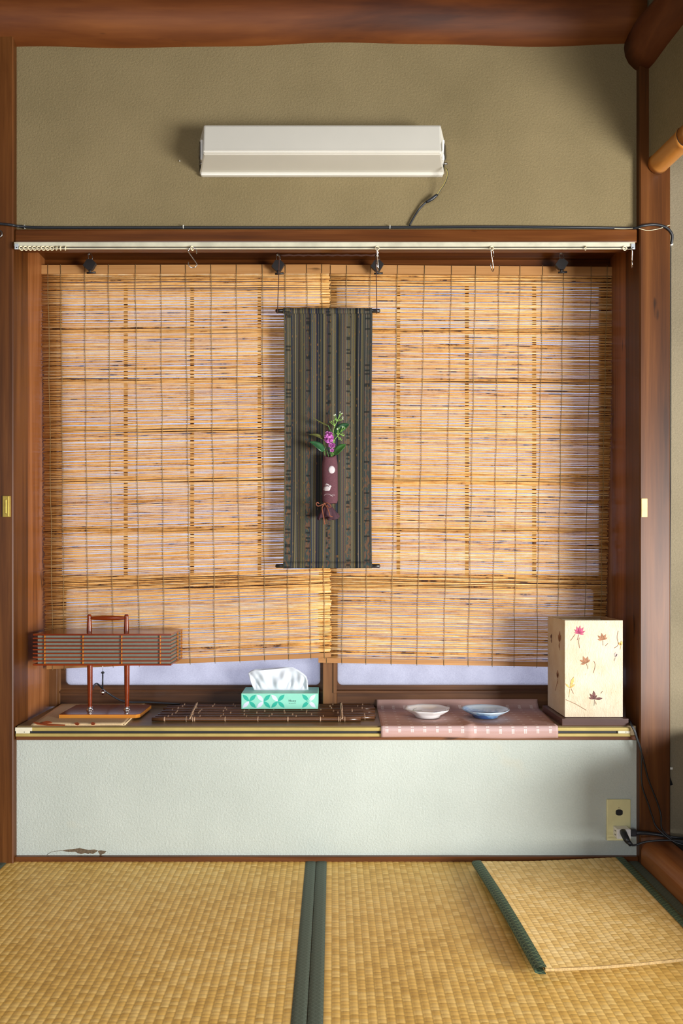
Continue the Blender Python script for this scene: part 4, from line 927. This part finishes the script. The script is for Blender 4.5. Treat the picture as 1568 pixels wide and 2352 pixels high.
for px in (206.5, 291.4):
    xp = X_(px, 0.13)
    MB().lathe([(0.0055, ztb+0.006), (0.0062, ztb+0.03), (0.0078, 0.47), (0.0082, bz0+0.001)], (xp, 0.13, 0), 'Z', 18).build('post', 'red_lacquer', sl)
    MB().lathe([(0.0, ztb), (0.0105, ztb), (0.0105, ztb+0.002), (0.0082, ztb+0.004), (0.0080, ztb+0.0095), (0.0088, ztb+0.0105), (0.0, ztb+0.0108)], (xp, 0.13, 0), 'Z', 18).build('collar', 'chrome', sl)
    MB().lathe([(0.0076, bz1), (0.0070, bz1+0.02), (0.0058, bz1+0.040), (0.0062, bz1+0.045), (0.0045, bz1+0.049), (0.0, bz1+0.0495)], (xp, 0.125, 0), 'Z', 18).build('handle_post', 'red_lacquer', sl)
xa_, xb_ = X_(206.5, 0.125), X_(291.4, 0.125)
MB().tube([(lerp(xa_, xb_, i/12), 0.125, bz1+0.0385) for i in range(13)], [0.0042+0.0032*math.sin(PI*i/12) for i in range(13)], 14).build('handle', 'red_lacquer', sl)
MB().box(bx0, bx1, by0, by1, bz1-0.005, bz1, 0.0008).build('top_panel', 'red_lacquer', sl)
MB().box(bx0, bx1, by0, by1, bz0, bz0+0.005, 0.0008).build('bottom_panel', 'red_lacquer', sl)
m = MB().box(bx0+0.011, bx1-0.006, by0+0.008, by1-0.008, bz0+0.005, bz1-0.005); plab(m.build('paper_shade', 'lamp_paper_dim', sl), 'grey-green paper behind the slats')
for i in range(1, 8):
    z = lerp(bz0+0.0025, bz1-0.0025, i/8); m = MB(); h = 0.0017
    for a in ((bx0, bx1, by0, by0+0.007), (bx0, bx1, by1-0.007, by1), (bx0, bx0+0.006, by0+0.007, by1-0.007), (bx1-0.0055, bx1, by0+0.007, by1-0.007)): m.box(a[0], a[1], a[2], a[3], z-h, z+h)
    m.build('slat', 'red_lacquer', sl)
for px in (102.5, 190.4, 279.3, 368):
    x = X_(px, by0+0.003)
    for yy in (by0+0.0025, by1-0.0065): MB().box(x-0.0015, x+0.0015, yy, yy+0.004, bz0+0.004, bz1-0.004).build('upright', 'orange_lacquer', sl)
for yy in (by0+0.10, by1-0.006): MB().box(bx1-0.0045, bx1-0.0005, yy, yy+0.003, bz0+0.004, bz1-0.004).build('upright', 'orange_lacquer', sl)
pc = P(236, 1532, 0.13)
MB().tube([Vector((pc.x, 0.13, bz0)), P(236, 1545, 0.13)], 0.0006, 5).build('pull_chain', 'chrome', sl)
m = MB().sphere(P(236, 1545, 0.13), 0.0052, 8, 6, (1, 1, 0.7)); m.tube([P(236, 1547, 0.13), P(235.5, 1582, 0.13)], [0.002, 0.0024], 6); m.build('pull_cord', 'black_rubber', sl)
MB().sphere(P(236, 1590, 0.13), 0.0078, 16, 12).build('pull_ball', 'chrome', sl)
MB().tube(spline([Vector((-0.712, 0.137, 0.445)), P(222, 1570, 0.20), P(245, 1590, 0.235), P(285, 1611, 0.245), P(340, 1613, 0.255), P(400, 1616, 0.270), P(425, 1618.5, 0.278)]), 0.0026, 7).build('cord', 'black_rubber', sl)

# ------------------------------------------------------------------ dark bamboo mat
bmx = thing('bamboo_mat', 'dark smoked bamboo canes bound with twine lying on the shelf', 'bamboo mat', (-0.19, 0.15, ZS))
starts = [349, 357, 363, 369, 372, 378, 376, 384, 414]
ends = [828, 860, 862, 846, 861, 838, 861, 858, 850]
rC = random.Random(5); culm_y = []
for i in range(9):
    y = 0.050+i*0.0255; r = (0.0064 if i == 0 else rC.uniform(0.0050, 0.0060)); culm_y.append((y, r))
    xs, xe = X_(starts[i], y), X_(ends[i], y); xe = min(xe, 0.128); k = 14
    cu = plab(MB().tube([(lerp(xs, xe, j/k), y+0.0008*math.sin(j*0.8+i), ZS+r+0.0002) for j in range(k+1)], [r*(0.97+0.03*math.sin(j+i)) for j in range(k+1)], 10).build('cane', 'dark_bamboo', bmx), 'dark brown cane') if i == 0 else MB().tube([(lerp(xs, xe, j/k), y+0.0008*math.sin(j*0.8+i), ZS+r+0.0002) for j in range(k+1)], [r*(0.97+0.03*math.sin(j+i)) for j in range(k+1)], 10).build('cane', 'dark_bamboo', bmx)
    x = xs+rC.uniform(0.012, 0.05)
    while x < xe-0.01:
        MB().lathe([(r*0.9, -0.0022), (r*1.10, -0.0012), (r*1.14, 0.0), (r*1.10, 0.0012), (r*0.9, 0.0022)], (x, y, ZS+r+0.0002), 'X', 10).build('node', 'bamboo_node', cu); x += rC.uniform(0.055, 0.095)
for px0, px1 in ((436, 452), (785, 783)):
    for ph in (0, PI):
        pts = []
        for i in range(81):
            t = i/80; y = lerp(culm_y[0][0]-0.009, culm_y[-1][0]+0.009, t); px = lerp(px0, px1, t)
            pts.append((X_(px, y)+0.0022*math.sin(t*60+ph), y, ZS+0.0058+0.0075*abs(math.cos((y-culm_y[0][0])/0.0255*PI))*1.0+0.0012*math.sin(t*60+ph)))
        MB().tube(pts, 0.0017, 5).build('binding', 'twine', bmx)
    for dx in (-0.010, 0.008):
        MB().torus((X_(px0, 0.05)+dx, 0.050, ZS+0.0066), 0.0068, 0.0010, 'X', 14, 5).build('binding', 'twine', bmx)

# ------------------------------------------------------------------ tissue box
zt0 = ZS+0.0124; ty0, ty1 = 0.166, 0.279
tx0, tx1 = X_(554, ty0+0.002), X_(730, ty0+0.002); tz1 = Z_(1592.7, ty0)
tb = thing('tissue_box', 'mint green tissue box with petal print on the bamboo mat', 'tissue box', ((tx0+tx1)/2, (ty0+ty1)/2, zt0))
MB().box(tx0, tx1, ty0, ty1, zt0, tz1, 0.0008).build('box', 'mint_card', tb)
def bxp(a, b): return Vector((X_(540+a*0.12755, ty0), ty0-0.0003, Z_(1520+b*0.12755, ty0)))
def petal(c, e, wd, mat, dy=0.0):
    c, e = bxp(*c)-Vector((0, dy, 0)), bxp(*e)-Vector((0, dy, 0)); ax = e-c; sd_ = Vector((-ax.z, 0, ax.x))*wd; pts = []
    for i in range(9): pts.append(c+ax*(i/8)+sd_*math.sin(PI*i/8)**0.9)
    for i in range(7, 0, -1): pts.append(c+ax*(i/8)-sd_*math.sin(PI*i/8)**0.9)
    MB().prism(pts, (0, 0.0004, 0)).build('printed_petal', mat, tb)
G_, W_ = 'petal_green', 'petal_white'
for c, es in (((252, 712), ((135, 592, G_), (374, 592, G_), (135, 830, W_), (372, 830, G_))), ((510, 712), ((390, 592, W_), (632, 592, G_), (390, 830, W_), (632, 830, G_))),
              ((768, 712), ((650, 592, W_), (888, 590, G_), (650, 828, G_), (888, 828, G_))), ((1325, 710), ((1205, 587, G_), (1447, 587, W_), (1205, 826, G_), (1447, 826, W_)))):
    for a, b, mt in es: petal(c, (a, b), 0.20, mt)
for k in range(4):
    a = PI/4+PI/2*k; petal((1325, 710), (1325+42*math.cos(a), 710+42*math.sin(a)), 0.2, 'mint_card', 0.0003)
def text(body, name, p, size, mat, root, space=1.0):
    cu = bpy.data.curves.new('txt', 'FONT'); cu.body = body; cu.size = size; cu.extrude = 0.0001; cu.space_character = space; cu.resolution_u = 3
    ob = bpy.data.objects.new('txt', cu); COL.objects.link(ob); bpy.context.view_layer.update()
    me = bpy.data.meshes.new_from_object(ob.evaluated_get(bpy.context.evaluated_depsgraph_get())); bpy.data.objects.remove(ob)
    me.materials.append(MATS[mat]); o = bpy.data.objects.new(name, me); COL.objects.link(o); o.parent = root
    o.location = Vector(p)-origin(root); o.rotation_euler = (PI/2, 0, 0); return o
text('Hoxy', 'printed_word', bxp(962, 719)-Vector((0, 0.0003, 0)), 0.0088, 'ink_black', tb, 1.18)
text('No style Room', 'printed_small_word', bxp(966, 752)-Vector((0, 0.0003, 0)), 0.0027, 'ink_black', tb, 1.25)
MB().prism([(tx0+0.045, (ty0+ty1)/2-0.006, tz1+0.0002), (tx1-0.045, (ty0+ty1)/2-0.006, tz1+0.0002), (tx1-0.035, (ty0+ty1)/2, tz1+0.0002), (tx1-0.045, (ty0+ty1)/2+0.006, tz1+0.0002), (tx0+0.045, (ty0+ty1)/2+0.006, tz1+0.0002), (tx0+0.035, (ty0+ty1)/2, tz1+0.0002)], (0, 0, 0.0003)).build('slot_film', 'tissue_paper', tb)
ymid = (ty0+ty1)/2
topc = [(570, 1546), (576, 1541), (586, 1537.5), (602, 1538), (620, 1537), (640, 1535.5), (656, 1533.5), (672, 1534), (684, 1540), (696, 1548), (703, 1555), (706, 1565)]
def topx(u): 
    f = u*(len(topc)-1); i = min(int(f), len(topc)-2); t = f-i; return lerp(topc[i][0], topc[i+1][0], t), lerp(topc[i][1], topc[i+1][1], t)
def tissue(off, amp, seed):
    rr = random.Random(seed); ph = [rr.uniform(0, 6) for _ in range(6)]
    def fn(u, v):
        tx, tyy = topx(u); bx = lerp(583, 708, u); by_ = 1585
        px, py = lerp(bx, tx, v**0.9), lerp(by_, tyy, v)
        y = ymid+off*v
        y += amp*(0.9*math.sin(u*9+ph[0]+1.3*v)*v+0.8*math.sin(u*24+ph[1]-3.4*v)*math.sin(PI*min(1, v*1.1))+0.5*math.sin(u*47+ph[2]+v*3)*(1-v)*v*2.6)
        y += amp*0.9*abs(math.sin((u*2.3-v*0.9)*PI+ph[3]))*v
        p = P(px, py, ymid); return Vector((p.x, max(ty0+0.006, min(ty1-0.004, y)), p.z))
    return fn
MB().grid(64, 22, tissue(-0.010, 0.0065, 4), smooth=True).build('tissue', 'tissue_paper', tb, solid=0.0005)
MB().grid(64, 22, tissue(0.012, 0.006, 9), smooth=True).build('tissue', 'tissue_paper', tb, solid=0.0005)

# ------------------------------------------------------------------ pink runner with two plates
pr = thing('table_runner', 'dusty pink woven cloth draped over the shelf edge', 'table runner', (0.38, 0.11, ZS))
xl, xr_ = 0.131, 0.617
path = [(-0.020, 0.3435), (-0.0212, 0.350), (-0.0215, 0.358), (-0.0205, 0.3660), (-0.0175, 0.3722), (-0.012, 0.3745), (-0.004, ZS+0.0016)]
path += [(0.0+0.024*i, ZS+0.0014) for i in range(10)]+[(0.232, ZS+0.003), (0.244, ZS+0.010), (0.2505, ZS+0.019), (0.252, ZS+0.027)]
acc = [0.0]
for (a, b), (c_, d_) in zip(path, path[1:]): acc.append(acc[-1]+math.hypot(c_-a, d_-b))
npth = len(path)-1
def runner(u, v):
    i = round(v*npth); y, z = path[i]; fl = 1.0 if 5 < i < npth-3 else 0
    x = lerp(xl, xr_, u)+(0.016*(y/0.25) if u > 0.5 else 0.004*(y/0.25))*abs(2*u-1)
    wob = 0.0020*max(0, math.sin(u*6.0+1.2))*fl*math.sin(PI*min(1, max(0, y/0.25)))
    ridge = 0.0045*math.exp(-((u-0.50-0.35*(0.03-y)*fl)/0.022)**2)*(1 if y < 0.06 else max(0, 1-(y-0.06)/0.05))
    sag = -0.0022*u+0.0016*math.sin(u*7) if i < 3 else 0
    up = 0.004*(1-u)**2*(1 if i > npth-4 else 0)
    return Vector((x, y-(ridge*0.8+0.0015*max(0, math.sin(u*11)) if i < 5 else 0), z+wob+(ridge if i >= 5 else 0)+sag-up*0.5))
MB().grid(70, npth, runner, lambda u, v: (u*0.486, acc[round(v*npth)])).build('cloth', 'pink_weave', pr, solid=0.0009, offset=1)
zp = ZS+0.0046
def plate(name, label, px, py, dia, mat, shape, foot, h, rotz=0.0):
    c = Pz(px, py, zp); R0 = dia/2
    t = thing(name, label, 'plate', c)
    prof = [(0.0, 0.0045), (foot*0.9, 0.0045), (foot*0.93, 0.0), (foot, 0.0), (foot*1.06, 0.006), (R0*0.86, h*0.66), (R0*0.985, h-0.002), (R0, h-0.0006), (R0*0.99, h), (R0*0.90, h*0.80), (R0*0.66, h*0.48), (R0*0.42, h*0.40), (0.0, h*0.40)]
    def sh(a, r): return 1+(shape(a+rotz)-1)*max(0, min(1, (r-foot*1.05)/(R0-foot*1.05)))
    m = MB().lathe(prof, c, 'Z', 64, shape=sh); m.build('dish', mat, t); return t, c
octa = lambda a: math.cos(PI/8)/math.cos(((a+PI/8) % (PI/4))-PI/8)*1.03
scal = lambda a: 1+0.016*abs(math.sin(5*a))-0.008
p1, c1 = plate('octagonal_plate', 'white octagonal porcelain plate with faint sprig painting on pink cloth', 981, 1645.5, 0.131, 'porcelain_white', octa, 0.036, 0.0245, 0.2)
p2, c2 = plate('scalloped_plate', 'blue and white scalloped porcelain plate on pink cloth', 1114, 1646, 0.136, 'porcelain_blue', scal, 0.036, 0.0235)
def on_plate(c, x, y, h, R0):
    r = math.hypot(x, y); t = r/R0
    z = h*0.40 if t < 0.42 else lerp(h*0.40, h*0.48, (t-0.42)/0.24) if t < 0.66 else lerp(h*0.48, h*0.80, (t-0.66)/0.24) if t < 0.9 else lerp(h*0.80, h, (t-0.9)/0.09)
    return c+Vector((x, y, z+0.0005))
for pts, mt in (([(-0.048, 0.010), (-0.036, 0.022), (-0.024, 0.030), (-0.012, 0.034)], 'glaze_green'), ([(-0.040, 0.018), (-0.034, 0.036), (-0.026, 0.044)], 'glaze_green'), ([(-0.050, -0.004), (-0.040, -0.014), (-0.026, -0.018)], 'glaze_violet'),
                ([(-0.045, -0.012), (-0.02, 0.004), (0.010, 0.012), (0.03, 0.012)], 'glaze_violet'), ([(0.034, -0.012), (0.046, -0.004), (0.054, 0.006)], 'glaze_green'), ([(-0.055, 0.012), (-0.048, -0.006), (-0.044, -0.022)], 'glaze_violet')):
    MB().tube([on_plate(c1, x, y, 0.0245, 0.0655) for x, y in pts], 0.00045, 4).build('painted_sprig', mt, p1)
for pts in ([(-0.030, -0.030), (-0.018, -0.033), (-0.008, -0.032)], [(0.020, -0.030), (0.032, -0.028), (0.044, -0.030)], [(-0.046, 0.006), (-0.040, 0.004)]):
    MB().tube([on_plate(c2, x, y, 0.0235, 0.068) for x, y in pts], [0.0010, 0.0016, 0.0010][:len(pts)], 5).build('painted_wave', 'glaze_white', p2)

# ------------------------------------------------------------------ paper lamp with pressed leaves
pl = thing('paper_lamp', 'square cream paper lamp with pressed maple leaves on dark base', 'lamp', (0.722, 0.085, ZS))
lx0, lx1, ly0, ly1, lz0, lz1 = 0.6423, 0.8030, 0.006, 0.172, ZS+0.0215, 0.662
m = MB().box(lx0-0.013, lx1+0.010, ly0-0.016, ly1+0.012, ZS+0.0003, ZS+0.020, 0.0015, 2); m.build('base', 'dark_base', pl)
MB().box(lx0+0.003, lx1-0.003, ly0+0.003, ly1-0.003, ZS+0.018, ZS+0.0225, 0.001).build('base_step', 'dark_base', pl)
th_ = 0.0022
def wallp(x0, x1, y0, y1): return MB().box(x0, x1, y0, y1, lz0, lz1, 0.0004)
fr = wallp(lx0, lx1, ly0, ly0+th_).build('front_paper', 'washi', pl); lf = wallp(lx0, lx0+th_, ly0+th_, ly1-th_).build('side_paper', 'washi', pl)
wallp(lx1-th_, lx1, ly0+th_, ly1-th_).build('side_paper', 'washi', pl); wallp(lx0, lx1, ly1-th_, ly1).build('rear_paper', 'washi', pl)
m = MB()
for a in ((lx0+th_, lx0+th_+0.004, ly0+th_, ly1-th_), (lx1-th_-0.004, lx1-th_, ly0+th_, ly1-th_), (lx0+th_, lx1-th_, ly1-th_-0.004, ly1-th_)): m.box(a[0], a[1], a[2], a[3], lz1-0.008, lz1-0.0005)
m.box(lx0+th_, lx1-th_, ly0+th_, ly0+th_+0.004, lz1-0.008, lz1-0.0005); m.build('top_frame', 'washi_edge', pl)
MB().lathe([(0, ZS+0.022), (0.014, ZS+0.022), (0.014, ZS+0.055), (0, ZS+0.055)], (0.722, 0.09, 0), 'Z', 16).build('bulb_socket', 'black_knob', pl)
MB().lathe([(0, -0.002), (0.0028, -0.002), (0.0028, 0), (0, 0)], (lx0-0.013, 0.02, ZS+0.010), 'X', 10).build('base_knob', 'dark_base', pl)
def lobes(c, size, lob, rot, face, mat, root, width=0.17):
    """pressed leaf: pointed lobes fanning from the stalk, lying on the paper"""
    m = MB(); pts = []
    for ang, ln in lob:
        a = math.radians(ang+rot)
        d = Vector((math.sin(a), math.cos(a))); s_ = Vector((d.y, -d.x)); L = size*ln
        poly = [Vector((0, 0)), d*L*0.35+s_*L*width*0.8, d*L*0.62+s_*L*width, d*L, d*L*0.62-s_*L*width, d*L*0.35-s_*L*width*0.8]
        m.prism([face(c, q) for q in poly], face(c, Vector((0, 0)), True)*0.0004)
    a = math.radians(180+rot+8); d = Vector((math.sin(a), math.cos(a)))
    m.tube([face(c, d*size*0.05), face(c, d*size*0.75)], 0.0005, 4)
    return m.build('pressed_leaf', mat, root)
def face_f(c, q, n_=False): return Vector((0, -1, 0)) if n_ else Vector((c[0]+q.x, ly0-0.0006, c[1]+q.y))
def face_l(c, q, n_=False): return Vector((-1, 0, 0)) if n_ else Vector((lx0-0.0006, c[0]+q.x, c[1]+q.y))
def fr_at(a, b): p = P(1150+a*0.2666, 1350+b*0.2666, ly0); return (p.x, p.z)
def lf_at(a, b):
    px, py = 1150+a*0.2666, 1350+b*0.2666; D = lx0*F/(px-CX); return (D-CD, CZ-(py-CY)*D/F)
m7 = [(-80, 0.6), (-52, 0.8), (-25, 0.95), (0, 1.0), (27, 0.95), (55, 0.85), (85, 0.6)]
m5 = [(-75, 0.75), (-38, 0.95), (0, 1.0), (38, 0.9), (72, 0.7)]
lobes(fr_at(672, 398), 0.0235, m7, 8, face_f, 'maple_pink', fr, 0.14)
lobes(fr_at(878, 450), 0.0200, m5, -10, face_f, 'maple_brown', fr)
lobes(fr_at(735, 650), 0.0215, m5, -25, face_f, 'maple_brown', fr)
lobes(fr_at(805, 960), 0.0240, [(-70, 0.7), (-35, 0.85), (0, 1.0), (35, 0.55), (88, 0.95)], -5, face_f, 'maple_dark', fr)
lobes(fr_at(595, 865), 0.0330, [(-45, 0.55), (18, 1.0), (52, 0.55)], 0, face_f, 'maple_yellow', fr, 0.12)
lobes(fr_at(985, 598), 0.0150, [(0, 0.9), (35, 0.8)], 5, face_f, 'maple_grey', fr, 0.28)
lobes(fr_at(1032, 500), 0.0140, [(-30, 0.8), (10, 1.0)], 0, face_f, 'maple_yellow', fr, 0.25)
lobes(lf_at(505, 470), 0.0300, [(-35, 0.9), (-8, 1.1), (28, 0.8), (170, 0.6)], 0, face_l, 'maple_brown', lf, 0.2)
lobes(lf_at(435, 440), 0.0150, [(-10, 1.0), (30, 0.8), (180, 0.7)], 0, face_l, 'maple_dark', lf, 0.3)
lobes(lf_at(490, 780), 0.0220, [(-28, 0.8), (0, 1.1), (30, 0.8)], 0, face_l, 'maple_brown', lf, 0.25)
for pts in ([(800, 630), (812, 670), (795, 735)], [(675, 430), (670, 470), (678, 520)], [(600, 455), (640, 400)], [(1010, 370), (1000, 430), (1010, 490), (975, 520)], [(860, 910), (875, 890)], [(815, 980), (820, 1005)], [(560, 965), (640, 1000), (735, 1055)], [(900, 500), (920, 480)], [(605, 870), (625, 912)], [(490, 800), (480, 840), (470, 885)]):
    left = pts[0][0] < 540
    q = [Vector((lx0-0.0004, *lf_at(*p))) if left else Vector((fr_at(*p)[0], ly0-0.0004, fr_at(*p)[1])) for p in pts]
    MB().tube(spline(q, 4), 0.0007, 4).build('paper_fibre', 'maple_brown', lf if left else fr)
# its cord, down the post to the outlet corner
lcd = thing('lamp_cord', 'black twin cord running from the paper lamp down the post', 'cord', P(1500, 1900, -0.03))
def cp(a, b, Y): return P(1400+a*0.11054, 1640+b*0.11054, Y)
MB().tube(spline([Vector((lx1+0.006, 0.10, ZS+0.010)), Vector((0.828, 0.03, ZS+0.008)), cp(430, 215, -0.020), cp(500, 340, -0.028), cp(560, 520, -0.030), cp(630, 720, -0.031), cp(690, 920, -0.031), cp(740, 1130, -0.029), cp(800, 1360, -0.028), cp(900, 1620, -0.028), cp(990, 1850, -0.028), cp(1060, 2100, -0.030), cp(1090, 2400, -0.034), Vector((0.925, -0.045, 0.070)), Vector((0.962, -0.06, 0.066))]), 0.0021, 6).build('wire', 'black_rubber', lcd)
MB().tube(spline([Vector((lx1+0.006, 0.105, ZS+0.006)), Vector((0.829, 0.035, ZS+0.006)), cp(450, 225, -0.020), cp(520, 340, -0.027), cp(575, 520, -0.028), cp(645, 720, -0.028), cp(660, 920, -0.028), cp(655, 1130, -0.027), cp(660, 1400, -0.027), cp(700, 1600, -0.027), cp(790, 1850, -0.027), cp(890, 2150, -0.029), cp(980, 2360, -0.034), Vector((0.915, -0.055, 0.072)), Vector((0.955, -0.075, 0.066))]), 0.0021, 6).build('wire', 'black_rubber', lcd)

# ------------------------------------------------------------------ outlet, adapter, plug
ol = thing('wall_outlet', 'cream wall outlet plate on the white wall by the post', 'outlet', P(1420, 1931, 0))
MB().box(X_(1393, -0.005), X_(1448, -0.005), -0.006, 0.0, Z_(1931, -0.005), Z_(1836, -0.005), 0.0025, 2).build('plate', 'outlet_plastic', ol)
c = P(1421.5, 1866, -0.006)
m = MB().prism([c+Vector((0.0108*max(-0.85, min(0.85, math.cos(a)))*1.05, -0.0005, 0.0088*max(-0.95, min(0.95, math.sin(a))))) for a in [2*PI*i/20 for i in range(20)]], (0, 0.001, 0)); m.build('socket', 'rail_groove', ol)
for dx in (-0.0022, 0.0022): MB().tube([c+Vector((dx, -0.0004, 0.0105)), c+Vector((dx*0.6, -0.0004, 0.0145))], 0.0005, 4).build('plate_mark', 'bamboo_node', ol)
ad = thing('plug_adapter', 'white cube plug adapter in the wall outlet', 'adapter', P(1428, 1928, -0.02))
MB().box(0.7712, 0.8090, -0.036, -0.006, 0.0705, 0.0970, 0.0022, 2).build('body', 'white_plastic', ad)
for z in (0.0785, 0.0895): MB().box(0.7706, 0.7716, -0.028, -0.020, z-0.0009, z+0.0009).build('slot', 'rail_groove', ad)
pg = thing('black_plug', 'black power plug in the white adapter with its cord', 'plug', P(1440, 1940, -0.05))
MB().tube([P(1430, 1910, -0.036), P(1433, 1917, -0.048), P(1439, 1929, -0.062), P(1443, 1936, -0.066)], [0.0088, 0.0090, 0.0085, 0.006], 10).build('plug_body', 'black_rubber', pg)
MB().tube([P(1441, 1932, -0.065), P(1449, 1941, -0.068)], [0.0068, 0.0058], 8).build('plug_neck', 'black_rubber', pg)
MB().tube(spline([P(1447, 1940, -0.068), P(1458, 1941, -0.062), P(1485, 1933, -0.055), P(1530, 1930, -0.052), P(1600, 1934, -0.06)]), 0.0028, 7).build('cord', 'black_rubber', pg)
pg2 = thing('angled_plug', 'black angled plug in the side of the white adapter against the post', 'plug', P(1455, 1918, -0.03))
MB().box(0.8095, 0.826, -0.034, -0.018, 0.076, 0.094, 0.003, 2).build('plug_body', 'black_rubber', pg2)
MB().tube(spline([Vector((0.826, -0.030, 0.085)), P(1475, 1913, -0.034), P(1505, 1916, -0.036), P(1540, 1922, -0.034), P(1600, 1928, -0.03)]), [0.0062-0.0001*min(i, 30) for i in range(33)], 8).build('cord', 'black_rubber', pg2)
